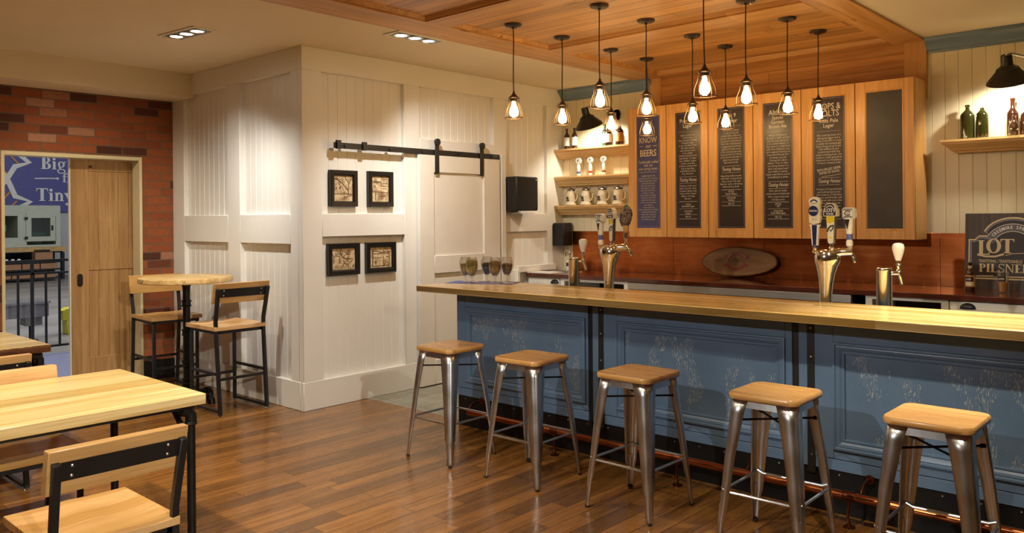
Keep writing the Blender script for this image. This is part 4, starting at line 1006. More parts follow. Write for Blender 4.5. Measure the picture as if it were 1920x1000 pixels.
# ------------------------------------------------------------------ LOT 9 poster
t = thing('beer_poster', 'printed LOT 9 PILSNER sign on dark barn wood, leaning at the right', 'sign', (-1.362, 7.28, 1.026))
t.rotation_euler = (radians(-5), 0, 0)
B(-.335, .335, 0, .012, 0, .605).build('panel', M['posterbg'], t)
y_ = lambda k: front(0, -.0008 * k, 0)
def shield(grow):
    e = grow; p = [(-.285 - e, .105 - e), (-.285 - e, .375 + e), (-.255 - e * .4, .375 + e + .0), (-.235, .405 + e), (-.15 - e * .5, .405 + e)]
    p += [((.19 + e) * cos(a), .36 + (.145 + e) * sin(a) * 1.0 + .045) for a in [pi - .35 - (pi - .7) * i / 16 for i in range(17)]]
    p += [(-x, z) for x, z in p[:5]][::-1]; return p
g = G(); flat(g, shield(.024), y_(1)); ol = g.build('shield_border', M['gold'], t, smooth=False)
g = G(); flat(g, shield(.012), y_(2)); g.build('shield', M['posterdark'], t, smooth=False)
g = G(); ringband(g, shield(.006) + shield(.006)[:1], shield(0.0) + shield(0.0)[:1], y_(3)); g.build('inner_line', M['rule'], t, smooth=False)
g = G(); ringband(g, ell(0, .315, .205, .205, .25 + .35, pi - .6), ell(0, .315, .150, .150, .6, pi - .6), y_(3))
for s in (-1, 1): flat(g, [(s * .165, .43), (s * .118, .395), (s * .125, .372), (s * .165, .36), (s * .148, .385), (s * .195, .40)], y_(3))
g.build('ribbon', M['postergrey'], t, smooth=False)
g = G(); Mx = y_(4)
for e in (.207, .149): ringband(g, ell(0, .315, e, e, .6, pi - .6), ell(0, .315, e - .004, e - .004, .6, pi - .6), Mx)
for j, s in enumerate('CREEMORE SPRINGS'):
    a = pi - .72 - (pi - 1.44) * j / 15; Mr = Mx @ Matrix.Translation((.167 * cos(a), .315 + .167 * sin(a), 0)) @ Matrix.Rotation(a - pi / 2, 4, 'Z'); line(g, s, .034, 0, 0, Mr, bold=.02, xs=.8, res=2)
g.build('ribbon_lettering', M['paperwhite'], t, smooth=False)
g = G()
u = serif_text(g, 'L', -.242, .275, .115, Mx); serif_text(g, 'OT', u - .028, .29, .112, Mx, track=.92)
serif_text(g, '9', .085, .255, .16, Mx)
strip(g, [(-.245, .276), (-.19, .262), (-.12, .262), (-.06, .282)], .014, Mx); strip(g, [(-.05, .272), (.0, .288), (.09, .292), (.2, .285)], .005, Mx)
line(g, 'TRADITIONAL / TRADITIONNELLE', .034, -.085, .214, Mx, bold=.012, xs=.62, maxw=.30); 
serif_text(g, 'PILSNER', -.232, .138, .066, Mx, track=1.02)
for a, b in ((-.25, -.13), (-.05, .25)): flat(g, [(a, .10), (b, .104), (b, .112), (a, .108)], Mx)
g.build('lettering', M['gold'], t, smooth=False)

# ------------------------------------------------------------------ shelves and lamps on the back wall
sp = [(0, 0), (.165, 0), (.165, -.018), (.155, -.024), (.152, -.036), (.135, -.046), (.115, -.066), (.10, -.086), (.085, -.092), (.082, -.105), (0, -.105)]
def crown_shelf(x0, x1, z, label, ret0, ret1):
    g = G(); m = len(sp); vs = []
    for end, xe, rt in ((0, x0, ret0), (1, x1, ret1)):
        for d_, h in sp:
            q = (.165 - d_) if rt else 0
            vs.append((xe + (q if end == 0 else -q) * (1 if d_ > 0 or h == 0 else .5), BY - d_ - .0, z + h))
    for a in (0, m):
        vs[a] = (x0 if a == 0 else x1, BY, z); 
        vs[a + m - 1] = (vs[a + m - 2][0], BY, z - .105)
    fs = [(i, (i + 1) % m, m + (i + 1) % m, m + i) for i in range(m)] + [tuple(range(m)), tuple(range(2 * m - 1, m - 1, -1))]
    g.add(vs, fs); o = g.build('wall_shelf', M['shelf'], angle=25)
    return tag(o, label, 'shelf', 'oak moulding shelves on the back wall')
for z, lb in ((2.405, 'top oak shelf left of the cabinets, holding bottles'), (2.092, 'middle oak shelf holding three white tap handles'), (1.762, 'lowest oak shelf holding four stoneware steins')):
    crown_shelf(PX0, -4.875, z, lb, False, True)
crown_shelf(-1.857, -.2, 2.228, 'long oak shelf right of the cabinets with old bottles', True, False)

def gooseneck(loc, label):
    t = thing('gooseneck_lamp', label, 'wall lamp', loc, 0, 'black gooseneck wall lamps')
    R = Matrix.Rotation(radians(24), 4, 'X')
    g = G().lathe([(0, .175), (.035, .175), (.038, .165), (.040, .10), (.052, .085), (.075, .072), (.085, .05), (.115, .015), (.142, -.015), (.150, -.03), (.153, -.034), (.147, -.030), (.112, .012), (.08, .045), (.04, .07), (0, .075)], n=40, M=R)
    g.build('shade', M['shadein'], t)
    G().lathe([(0, -.02), (.02, -.012), (.028, .012), (.022, .04), (.012, .06), (0, .06)], n=14, M=R).build('bulb', M['bulb2'], t)
    p = R @ Vector((0, 0, .17)); wy = BY - loc[1]
    G().tube([p, p + Vector((.02, .06, .02)), Vector((.10, wy * .6, p.z + .01)), Vector((.14, wy - .012, p.z - .05))], .010, 12).build('arm', M['steel'], t)
    G().lathe([(.0, -.03), (.05, -.028), (.062, -.012), (.062, 0)], (.14, wy, p.z - .05), 24, axis='Y', M=Matrix.Scale(-1, 4, (0, 0, 1))).build('wall_plate', M['screw'], t)
    spot(Vector(loc) + Vector((0, .02, -.03)), Vector(loc) + Vector((0, .30, -.62)), 32, 150, .5, (1, .90, .72), .03)
M['bulb2'] = emit('lamp_bulb', (1, .88, .68), 18)
gooseneck((-5.285, 7.06, 2.645), 'black gooseneck lamp over the small left shelves')
gooseneck((-1.335, 7.06, 2.655), 'black gooseneck lamp over the long right shelf')

# ------------------------------------------------------------------ things on the shelves
def bottle(name, x, y, z, h, r, mt, label, cat='bottle', neck=.3, lab=None, cap=None, shoulder=.62, rn=.36, group=None):
    t = thing(name, label, cat, (x, y, z), 0, group)
    hs = h * shoulder; rn_ = r * rn
    G().lathe([(0, 0), (r * .92, 0), (r, .006), (r, hs), (r * .92, hs + h * .05), (r * .6, hs + h * .12), (rn_ * 1.05, hs + h * .18), (rn_, h * .93), (rn_ * 1.25, h * .935), (rn_ * 1.3, h * .985), (rn_ * 1.1, h), (0, h)], n=22).build('glass', mt, t)
    if lab: G().patch(r + .0006, -2.9, .5, hs * .25, hs * .9, 18).build('paper_label', lab, t)
    if cap: G().lathe([(rn_ * 1.4, h * .955), (rn_ * 1.45, h * .98), (rn_ * 1.2, h * 1.004), (0, h * 1.006)], n=16).build('cap', cap, t)
    return t
zt = 2.4052
bottle('beer_bottle', -5.765, 7.29, zt, .235, .033, M['amber'], 'amber beer bottle with white label, first on the top left shelf', lab=M['paperwhite'], cap=M['pewter'])
bottle('beer_bottle', -5.655, 7.29, zt, .235, .033, M['amber'], 'amber beer bottle with white label, second on the top left shelf', lab=M['paperwhite'], cap=M['pewter'])
bottle('beer_bottle', -5.25, 7.31, zt, .245, .034, M['dgreen'], 'green beer bottle behind the pendants on the top left shelf', lab=M['paperwhite'], cap=M['dgreen'])
bottle('beer_bottle', -5.175, 7.27, zt, .20, .040, M['amber'], 'stubby amber bottle in the middle right of the top left shelf', lab=M['paperwhite'], shoulder=.72)
bottle('beer_bottle', -5.03, 7.28, zt, .20, .044, M['amber'], 'last amber bottle on the top left shelf, beside the cabinets', lab=M['labelor'], shoulder=.75)
zr = 2.2282
t = bottle('antique_bottle', -1.668, 7.30, zr, .275, .054, M['green'], 'old dark olive bottle with a flared lip on the right shelf', shoulder=.68, rn=.28)
bottle('antique_bottle', -1.560, 7.285, zr, .242, .044, M['green'], 'old brighter olive bottle standing second on the right shelf', shoulder=.76, rn=.28)
bottle('antique_bottle', -1.358, 7.325, zr, .30, .042, M['amber'], 'tall slim amber bottle on the right shelf', shoulder=.58, rn=.38)
bottle('antique_bottle', -1.25, 7.30, zr, .255, .052, M['amber'], 'stout amber bottle at the frame edge of the right shelf', shoulder=.6, rn=.36)
t = thing('small_bottle', 'small clear rounded bottle in front of the amber ones', 'bottle', (-1.332, 7.235, zr - 0.0))
G().lathe([(0, 0), (.034, 0), (.038, .006), (.040, .06), (.036, .085), (.018, .11), (.013, .125), (.014, .158), (0, .16)], n=20).build('glass', M['clear'], t)
for x, bnd, lb in ((-5.607, 'blueband', 'white round tap handle with blue band on the middle shelf'), (-5.442, 'redband', 'white round tap handle with red band on the middle shelf'), (-5.258, 'brownband', 'white round tap handle with brown band on the middle shelf')):
    t = thing('display_tap_handle', lb, 'tap handle', (x, 7.30, 2.0922), 0, 'display tap handles on the middle shelf')
    G().lathe([(0, 0), (.022, 0), (.022, .02), (.017, .026), (.019, .06), (.022, .10), (.016, .135), (0, .14)], n=18).build('shaft', M['ivory'], t)
    b = G().lathe([(0, -.014), (.036, -.014), (.042, -.008), (.042, .008), (.036, .014), (0, .014)], (0, 0, .172), 24, axis='Y').build('badge', M['ivory'], t)
    g = G(); Mx = front(0, -.0150, .172); ringband(g, ell(0, 0, .034, .034), ell(0, 0, .030, .030), Mx); ringband(g, ell(.0, .0, .02, .016, .5, 5.6), ell(.0, .0, .012, .009, .5, 5.6), Mx); ringband(g, ell(.006, .002, .008, .008), ell(.006, .002, .003, .003), Mx)
    g.build('emblem', M['emblem'], b, smooth=False)
    G().lathe([(.0205, .030), (.0212, .034), (.0212, .048), (.0205, .052)], n=18).build('band', M[bnd], t)
for k, x in enumerate((-5.708, -5.497, -5.270, -5.058)):
    t = thing('beer_stein', '%s stoneware stein with pewter lid on the lowest shelf' % ['first', 'second', 'third', 'fourth'][k], 'stein', (x, 7.285, 1.7622), 0, 'stoneware steins on the lowest shelf')
    G().lathe([(0, 0), (.062, 0), (.066, .006), (.064, .018), (.055, .028), (.052, .045), (.053, .09), (.050, .13), (.044, .148), (.045, .158), (.041, .165), (0, .165)], n=28).build('body', M['stone'], t)
    G().tube([(.040, 0, .145), (.075, 0, .150), (.094, 0, .125), (.092, 0, .085), (.072, 0, .055), (.048, 0, .048)], .0085, 12).build('handle', M['stone'], t)
    ld = G().lathe([(.045, .165), (.047, .172), (.040, .182), (.02, .192), (.008, .198), (0, .204)], n=22).build('lid', M['pewter'], t)
    G().tube([(.035, 0, .175), (.055, 0, .178), (.060, 0, .20), (.052, 0, .215)], .005, 8).build('thumb_lever', M['pewter'], ld)
    g = G(); rz = lambda z: .0545
    for (w0, a, b) in ((.34, .092, .098), (.42, .082, .092), (.46, .066, .082)): g.patch(.0545, -pi / 2 - .35 - w0, -pi / 2 - .35 + w0, a, b, 8)
    g.patch(.0545, -pi / 2 - .95, -pi / 2 + .25, .048, .062, 10)
    g.build('emblem', M['emblem'], t)

# loudspeakers
def loudspeaker(loc, dx, dy, dz, face, label, logo):
    t = thing('loudspeaker', label, 'loudspeaker', loc)
    B(-dx / 2, dx / 2, -dy / 2, dy / 2, 0, dz).build('cabinet', M['black'], t, bevel=.012, seg=3)
    if face == 'X': gr = B(dx / 2 - .004, dx / 2 + .008, -dy / 2 + .008, dy / 2 - .008, .01, dz - .01).build('grille', M['grille'], t, bevel=.008, seg=3)
    else: gr = B(-dx / 2 + .006, dx / 2 - .006, -dy / 2 - .008, -dy / 2 + .004, .008, dz - .008).build('grille', M['grille'], t, bevel=.008, seg=3)
    if logo: G().box(dx / 2 + .008, dx / 2 + .010, dy / 2 - .045, dy / 2 - .025, dz - .035, dz - .028).build('badge', M['paperwhite'], gr)
    return t
s1 = loudspeaker((PX0 + .12, 6.53, 1.70), .16, .345, .365, 'X', 'black loudspeaker on the white wall beside the sliding door', True)
g = B(-.12, .10, -.10, .10, -.028, -.012).box(-.119, -.10, -.06, .06, -.05, .2); g.build('wall_bracket', M['paperwhite'], s1, bevel=.004)
loudspeaker((PX0 + .085, 7.27, 1.302), .165, .16, .262, 'Y', 'small black loudspeaker low in the corner under the shelves', False)

# ------------------------------------------------------------------ framed carvings
def framed(y0, y1, z0, z1, mat, lines, label):
    t = thing('framed_carving', label, 'picture', (PX0 - T + .012, 0, 0), 0, 'black framed relief carvings')
    w = .048
    G().sweep((0, 0, 0), (0, 1, 0), (0, 0, 1), (1, 0, 0), y0, y1, z0, z1, [(0, -.011), (0, .028), (.006, .034), (.034, .030), (.040, .026), (w, .014)]).build('frame', M['black'], t, angle=20)
    B(-.006, .010, y0 + w - .003, y1 - w + .003, z0 + w - .003, z1 - w + .003).build('relief', mat, t)
    g = G(); W_, H_ = y1 - y0 - 2 * w, z1 - z0 - 2 * w; Mx = side(.0112, y0 + w, z0 + w)
    for pts, wd in lines: strip(g, [(p[0] * W_, p[1] * H_) for p in pts], wd * W_, Mx)
    g.build('carved_lines', M['carve'], t, smooth=False)
rr = random.Random(11)
l1 = [([(.78, .28), (.76, .5), (.80, .68)], .05), ([(.80, .66), (.70, .8), (.62, .92), (.58, 1)], .03), ([(.80, .66), (.86, .8), (.97, .93)], .03), ([(.79, .76), (.78, .9), (.82, 1)], .02), ([(.86, .8), (.85, .92), (.9, 1)], .018), ([(.66, .86), (.55, .96)], .015),
      ([(0, .86), (.2, .83), (.45, .70), (.68, .50), (.72, .42)], .05), ([(.02, .90), (.3, .86), (.6, .72)], .02), ([(0, .30), (.3, .27), (.6, .30), (1, .26)], .03), ([(.28, .08), (.5, .14), (.95, .22)], .02), ([(.35, .05), (.7, .14)], .014)]
l1 += [(lambda a, b, r: ([(a + r * cos(q), b + r * .7 * sin(q)) for q in [i * pi / 4 for i in range(9)]], .02))(rr.uniform(.1, .65), 0, rr.uniform(.03, .06)) for _ in range(0)]
for _ in range(22):
    a, b, r = rr.uniform(.03, .7), rr.uniform(.3, .72), rr.uniform(.03, .07)
    if b < .85 - a * .6: l1.append(([(a + r * cos(q), b + r * .6 * sin(q)) for q in [i * pi / 4 for i in range(1, 7)]], .022))
for k in range(7): l1.append(([(.05 + k * .11, .88 - k * .02), (.06 + k * .11, 1)], .018))
l2 = [([(0, .80), (.55, .80), (.55, 1)], .04), ([(.05, .42), (.08, .76), (.5, .76), (.56, .42), (0, .42)], .035), ([(.55, .80), (.58, .62), (1, .62)], .03), ([(.58, .9), (1, .9)], .02), ([(.6, .74), (1, .72)], .02), ([(.62, .52), (.95, .52), (.95, .40)], .025), ([(0, .38), (1, .36)], .03),
      ([(.20, .05), (.20, .34)], .05), ([(.40, .04), (.40, .34)], .03), ([(.50, .28), (.82, .28), (.82, .04)], .03), ([(.50, .22), (.80, .22)], .06), ([(.56, .02), (.56, .22)], .02), ([(.92, .02), (.92, .34)], .02), ([(.1, .6), (.18, .66), (.2, .58), (.12, .55)], .05), ([(.3, .02), (.3, .3)], .015)]
l3 = [([(.70 + .10 * cos(q), .80 + .10 * sin(q)) for q in [i * pi / 6 for i in range(13)]], .03), ([(.70 + .03 * cos(q), .80 + .03 * sin(q)) for q in [i * pi / 3 for i in range(7)]], .05), ([(.70 + .34 * cos(q), .84 + .34 * sin(q)) for q in [pi * .75 + i * pi / 10 for i in range(10)]], .035),
      ([(.08, .3), (.06, .62), (.18, .68), (.32, .62), (.34, .3)], .03), ([(.6, .82), (.36, .9)], .02), ([(.62, .74), (.46, .56)], .02), ([(.5, .58), (.62, .50), (.75, .64)], .03), ([(.5, .3), (.64, .48), (.78, .3), (.64, .26), (.5, .3)], .025), ([(.80, .3), (.92, .52)], .025), ([(.5, .5), (.52, .3), (.46, .2)], .03), ([(.68, .48), (.56, .28)], .015)]
for k in range(12): l3.append(([(.06 + k * .08, .02), (.10 + k * .08 + rr.uniform(-.03, .03), rr.uniform(.14, .26))], .022))
for k in range(5): l3.append(([(.12 + k * .07, .72), (.16 + k * .07, .86 + rr.uniform(-.05, .05))], .025))
l4 = [([(.10, .05), (.12, .5), (.10, .9)], .05), ([(.1, .86), (.4, .80)], .03), ([(.42, .74), (.95, .78)], .03), ([(.15, .7), (.9, .68)], .02), ([(.2, .24), (.24, .36), (.28, .24), (.2, .24)], .04), ([(.24, .24), (.24, .1)], .02), ([(.62, .04), (.62, .58)], .03), ([(.62, .30), (.72, .40), (.70, .2), (.66, .1)], .04), ([(.75, .54), (.92, .54), (.92, .36)], .03), ([(.58, .76), (.62, .86), (.68, .74)], .03), ([(.18, .5), (.56, .48)], .015), ([(.3, .46), (.3, .1)], .01), ([(.46, .46), (.46, .1)], .01), ([(.1, .06), (.9, .10)], .03), ([(.8, .3), (.82, .1)], .02)]
framed(4.165, 4.455, 1.737, 2.058, M['terr'][0], l1, 'upper left black framed carving of a tree and rocky stream')
framed(4.58, 4.865, 1.737, 2.062, M['terr'][1], l2, 'upper right black framed carving of machinery and boxes')
framed(4.138, 4.475, 1.130, 1.412, M['terr'][2], l3, 'lower left black framed carving of a barrel and wheel')
framed(4.552, 4.892, 1.130, 1.410, M['terr'][3], l4, 'lower right black framed carving of a workshop')

# ------------------------------------------------------------------ taster glasses on the bar
g = G().poly([(-.30, -.13, 0), (.27, -.13, 0), (.27, .13, 0), (-.30, .13, 0)])
nap = thing('napkin', 'blue printed paper mat under the five stemmed glasses', 'napkin', (-4.585, 4.715, 1.1003), .42)
B(-.30, .27, -.125, .125, 0, .0015).build('sheet', M['mat'], nap)
g = G()
for u, v, w, h in ((-.2, .03, .12, .05), (.02, .05, .16, .04), (.16, -.04, .09, .06), (-.06, -.07, .2, .03)): flat(g, [(u, v), (u + w, v), (u + w, v + h), (u, v + h)], Matrix.Translation((0, 0, .0018)))
g.build('print', M['paperwhite'], nap, smooth=False)
gl = [(-4.76, 4.665, 'grain1', .145, 'stemmed glass of pale grain at the left end of the mat'), (-4.645, 4.625, 'grain2', .178, 'stemmed glass heaped with green hop pellets, second on the mat'), (-4.66, 4.815, 'grain3', .145, 'stemmed glass of black malt in the middle of the mat'), (-4.492, 4.735, 'grain4', .168, 'stemmed glass filled highest with amber malt, fourth on the mat'), (-4.49, 4.874, 'grain5', .142, 'stemmed glass of brown malt at the right end of the mat')]
zg = 1.1018
for x, y, gm, fill, lb in gl:
    t = thing('stemmed_glass', lb, 'glass', (x, y, zg), 0, 'stemmed glasses of brewing grain')
    prof = [(.032, .068), (.040, .09), (.047, .115), (.049, .135), (.047, .165), (.041, .205)]
    G().lathe([(0, 0), (.032, 0), (.030, .003), (.010, .010), (.006, .02), (.007, .034), (.010, .042), (.018, .052)] + prof + [(.0395, .205), (.0455, .165), (.0475, .135)], n=28).build('glass', M['clear'], t)
    ip = [(0, .056), (.016, .058), (.029, .072), (.037, .092), (.044, .115), (.0465, .135), (.0455, .16)]
    ip = [p for p in ip if p[1] < fill]; rt = ip[-1][0]
    G().lathe(ip + [(rt, fill), (rt * .6, fill + .008), (0, fill + .012)], n=24).build('grain', M[gm], t)
    g = G()
    a = -pi / 2 - .75
    for (w0, z0, z1) in ((.30, .162, .165), (.36, .146, .150), (.30, .150, .162), (.26, .172, .176)): g.patch(.0494, a - w0, a + w0, z0, z1, 6)
    g.build('printed_logo', M['frost'], t)

# ------------------------------------------------------------------ beer taps behind the bar top
def ivory_tap(loc, label):
    t = thing('tap_pillar', label, 'beer tap', loc, 0, 'steel single tap pillars')
    G().lathe([(.058, 0), (.058, .01), (.0445, .014), (.0445, .405), (.046, .408), (.046, .422), (.0445, .425), (.040, .428), (0, .428)], n=32).build('pillar', M['steelv'], t)
    fc = G().tube([(.04, .0, .395), (.075, .02, .395), (.082, .03, .37), (.088, .04, .33)], .012, 12).build('faucet', M['chrome'], t)
    G().lathe([(.010, .40), (.016, .41), (.010, .42), (.012, .44), (.018, .448), (.010, .456), (.009, .47)], (.075, .02, 0), 14).build('collar', M['chrome'], fc)
    G().lathe([(0, .468), (.014, .47), (.018, .478), (.024, .50), (.032, .53), (.034, .55), (.030, .566), (.018, .574), (0, .576)], (.075, .02, 0), 20).build('handle', M['ivory'], t)
    return t
M['steelv'] = metal('polished_steel_pillar', (.62, .58, .50), .16, (5, 5, 5), .04, .04)
ivory_tap((-3.955, 5.08, .88), 'slim steel tap pillar with ivory handle near the glasses')
ivory_tap((-1.614, 5.08, .88), 'slim steel tap pillar with ivory handle near the poster')

def tap_tower(loc, label):
    t = thing('tap_tower', label, 'beer tap', loc, 0, 'chrome three-tap towers')
    prof = [(.060, 0), (.060, .012), (.040, .02), (.038, .12), (.038, .26), (.040, .32), (.046, .38), (.056, .43), (.064, .46)]
    g = G(); n = 24; vs = []
    for k, (r, z) in enumerate(prof + [(.064, .49), (.055, .515), (.03, .528), (0, .53)]):
        q = max(0, (z - .26) / .2); q = min(1, q)
        for i in range(n):
            a = 2 * pi * i / n; x = r * cos(a); 
            if x > 0: x *= 1 + .5 * q
            vs.append((x - .004 * q, r * sin(a), z))
    m = len(prof) + 4
    g.add(vs, [(j * n + i, j * n + (i + 1) % n, (j + 1) * n + (i + 1) % n, (j + 1) * n + i) for j in range(m - 1) for i in range(n)])
    g.build('column', M['chrome'], t)
    G().tube([(-.06, 0, .488), (.0, 0, .490), (.06, 0, .505), (.10, .01, .516), (.15, .03, .515)], .03, 16, rs=[.026, .034, .030, .026, .022]).build('head', M['chrome'], t)
    for x, yy in ((-.052, -.035), (.045, -.02), (.135, .035)):
        fc = G().tube([(x, yy + .0, .50), (x + .006, yy + .025, .50), (x + .010, yy + .045, .48), (x + .012, yy + .055, .45)], .0115, 12).build('faucet', M['chrome'], t)
        G().lathe([(.013, .505), (.018, .515), (.012, .525), (.013, .535), (.017, .54), (.010, .548), (.009, .56)], (x, yy, 0), 14).build('collar', M['chrome'], fc)
    return t
twR = tap_tower((-1.955, 5.06, .88), 'chrome three-tap tower in front of the copper, near the poster')
twL = tap_tower((-3.605, 5.06, .88), 'chrome three-tap tower left, with a dark hop cluster handle')
def plate(g, pts, y0, y1): g.prism([(p[0], y0, p[1]) for p in pts], (0, y1 - y0, 0))
def octo(w, h, c): return [(-w, -h + c), (-w + c, -h), (w - c, -h), (w, -h + c), (w, h - c), (w - c, h), (-w + c, h), (-w, h - c)]
def mount(o, tower, loc, rz, label, sc=1.0):
    o.location = Vector(loc) - tower.location; o.rotation_euler = (0, 0, rz); o.scale = (sc, sc, sc); o['label'] = label; return o
def white_handle(tower, loc, rz, label, sc=1.0):
    t = G().lathe([(0, 0), (.012, 0), (.020, .006), (.021, .03), (.017, .036), (.016, .045), (.018, .05), (.017, .075), (.019, .082), (.024, .16), (.026, .178), (0, .18)], n=20).build('tap_handle', M['ivory'], tower); mount(t, tower, loc, rz, label, sc)
    G().lathe([(.0165, .042), (.0185, .046), (.0185, .074), (.0178, .078)], n=20).build('band', M['blueband'], t)
    g = G(); plate(g, [(x, z + .205) for x, z in octo(.041, .036, .012)], -.018, .018); b = g.build('badge', M['ivory'], t, bevel=.003)
    g = G(); Mx = front(0, -.0188, .205); ringband(g, octo(.036, .031, .010) + octo(.036, .031, .010)[:1], octo(.033, .028, .009) + octo(.033, .028, .009)[:1], Mx)
    ringband(g, ell(0, 0, .024, .016, .5, 5.7), ell(0, 0, .017, .010, .5, 5.7), Mx); ringband(g, ell(.003, 0, .010, .007, 2.2, 7.2), ell(.003, 0, .006, .003, 2.2, 7.2), Mx)
    for s in (-1, 1): flat(g, [(-.028, s * .021 - .003), (.028, s * .021 - .003), (.024, s * .021 + .003), (-.024, s * .021 + .003)], Mx)
    g.build('emblem', M['emblem'], t, smooth=False)
    g = G(); flat(g, [(-.017, .168), (.017, .168), (0, .105)], front(0, -.0262, 0)); g.build('wedge', M['board'], t, smooth=False)
def lot_handle(tower, loc, rz, label, sc=1.0):
    body = [(-.022, .03), (-.012, .018), (.012, .018), (.022, .03), (.030, .19), (-.030, .19)]
    g = G(); plate(g, body, -.010, .014); t = bd = mount(g.build('tap_handle', M['pewter'], tower, bevel=.003), tower, loc, rz, label, sc)
    G().lathe([(0, 0), (.010, 0), (.010, .02), (0, .02)], n=12).build('stud', M['chrome'], t)
    g = G(); flat(g, [(-.017, .035), (-.009, .026), (.009, .026), (.017, .035), (.025, .186), (-.025, .186)], front(0, -.0108, 0)); g.build('face', M['label'], bd, smooth=False)
    g = G(); Mx = front(0, -.0114, 0); flat(g, [(-.024, .15), (.0, .145), (.024, .155), (.025, .186), (-.025, .186)], Mx); flat(g, [(-.014, .055), (.01, .06), (.014, .066), (-.006, .068)], Mx); sub(g.build('yellow_field', M['yellow'], bd, smooth=False), 'yellow field')
    g = G(); Mx = front(0, -.0119, 0); strip(g, [(-.02, .095), (-.012, .115), (.002, .128), (.020, .132)], .010, Mx); strip(g, [(.020, .128), (.012, .108), (.002, .098), (-.004, .108)], .007, Mx); g.build('drawing', M['emblem'], bd, smooth=False)
    sh = [(-.042, .185), (.042, .185), (.042, .226), (.034, .232), (.030, .25), (.016, .262), (-.016, .262), (-.030, .25), (-.034, .232), (-.042, .226)]
    g = G(); plate(g, sh, -.016, .018); b = g.build('badge', M['label'], t, bevel=.002)
    g = G(); flat(g, [(x * .88, (z - .223) * .88 + .223) for x, z in sh], front(0, -.0166, 0)); g.build('badge_face', M['posterdark'], t, smooth=False)
    g = G(); Mx = front(0, -.0172, 0); serif_text(g, 'LOT9', 0, .210, .022, Mx, 'CENTER', .92); line(g, 'PILSNER', .016, 0, .194, Mx, bold=.015, xs=.8, maxw=.066); ringband(g, ell(0, .232, .022, .016, .2, pi - .2), ell(0, .232, .018, .012, .2, pi - .2), Mx)
    g.build('lettering', M['paperwhite'], t, smooth=False)
def blue_handle(tower, loc, rz, label):
    g = G(); plate(g, [(-.018, .02), (.018, .02), (.026, .135), (.036, .15), (-.036, .15), (-.026, .135)], -.012, .012); t = st = mount(g.build('tap_handle', M['ivory'], tower, bevel=.003), tower, loc, rz, label)
    G().lathe([(0, 0), (.012, 0), (.018, .012), (.014, .024), (0, .024)], n=16).build('stud', M['navy'], t)
    g = G(); flat(g, [(-.010, .022), (.012, .022), (.018, .148), (-.016, .148)], front(0, -.0128, 0)); sub(g.build('navy_face', M['navy'], st, smooth=False), 'navy blue face')
    g = G(); plate(g, [(-.034, .165), (-.01, .150), (.032, .160), (.042, .20), (.036, .21), (.036, .235), (.042, .24), (.034, .262), (.040, .30), (.030, .318), (0, .325), (-.028, .318), (-.038, .30), (-.030, .262), (-.036, .21)], -.014, .014); pl_ = g.build('plaque', M['label'], t, bevel=.003)
    b = G().lathe([(0, -.020), (.034, -.020), (.038, -.015), (.038, .005)], (-.002, 0, .236), 28, axis='Y', M=Matrix.Scale(-1, 4, (0, 0, 1))).build('round_badge', M['label'], t)
    g = G(); flat(g, ell(-.002, .236, .032, .032)[:-1], front(0, -.0206, 0)); sub(g.build('navy_disc', M['navy'], t, smooth=False), 'navy blue disc')
    g = G(); Mx = front(-.002, -.0212, .236); line(g, 'Kellerbier', .020, 0, -.005, Mx, bold=.01, xs=.8, maxw=.056, shear=.2); g.build('lettering', M['paperwhite'], t, smooth=False)
    g = G(); Mx = front(0, -.0146, 0); ringband(g, ell(0, .278, .030, .030, .5, pi - .5), ell(0, .278, .022, .022, .5, pi - .5), Mx); line(g, 'Kellerbier', .010, 0, .181, Mx, shear=.3, maxw=.036); line(g, 'CREEMORE', .009, 0, .281, Mx, maxw=.04); g.build('plaque_print', M['navy'], t, smooth=False)
def hop_handle(tower, loc, label):
    t = G().lathe([(0, 0), (.010, 0), (.012, .03), (.017, .036), (.017, .07), (.012, .076), (.013, .085), (0, .085)], n=16).build('tap_handle', M['chrome'], tower); mount(t, tower, loc, 0, label)
    G().lathe([(.02, .084), (.022, .10), (.024, .125), (.018, .13)], n=16).build('collar', M['stool'], t)
    bm = bmesh.new(); bmesh.ops.create_icosphere(bm, subdivisions=4, radius=1)
    rv = random.Random(5); cs = [Vector((rv.gauss(0, 1), rv.gauss(0, 1), rv.gauss(0, 1))).normalized() for _ in range(34)]
    g = G(); vs = []
    for v in bm.verts:
        dm = max(v.co.dot(c) for c in cs); q = 1 + .5 * (dm - .86) * 2.2; p = v.co * q
        vs.append((p.x * .044 + .01 * p.z, p.y * .042, .195 + p.z * .072))
    fs = [tuple(x.index for x in f.verts) for f in bm.faces]; bm.free(); g.add(vs, fs); g.build('cluster', M['hop'], t)
    G().lathe([(0, .255), (.018, .258), (.022, .272), (.012, .286), (0, .29)], (.004, 0, 0), 14).build('tip', M['mgreen'], t)
hz = .88 + .555
blue_handle(twR, (-2.007, 5.03, hz - .02), -.1, 'tall navy and ivory tap handle with a round badge')
lot_handle(twR, (-1.910, 5.04, hz - .015), -.15, 'yellow LOT 9 paddle tap handle on the right tower', 1.06)
white_handle(twR, (-1.82, 5.095, hz - .006), -.2, 'white tap handle with square badge on the right tower')
white_handle(twL, (-3.657, 5.03, hz - .025), -.25, 'white tap handle with square badge on the left tower')
lot_handle(twL, (-3.56, 5.04, hz - .02), -.35, 'dark LOT 9 paddle tap handle on the left tower', 1.06)
hop_handle(twL, (-3.47, 5.095, hz - .006), 'dark clustered tap handle with green tip on the left tower')

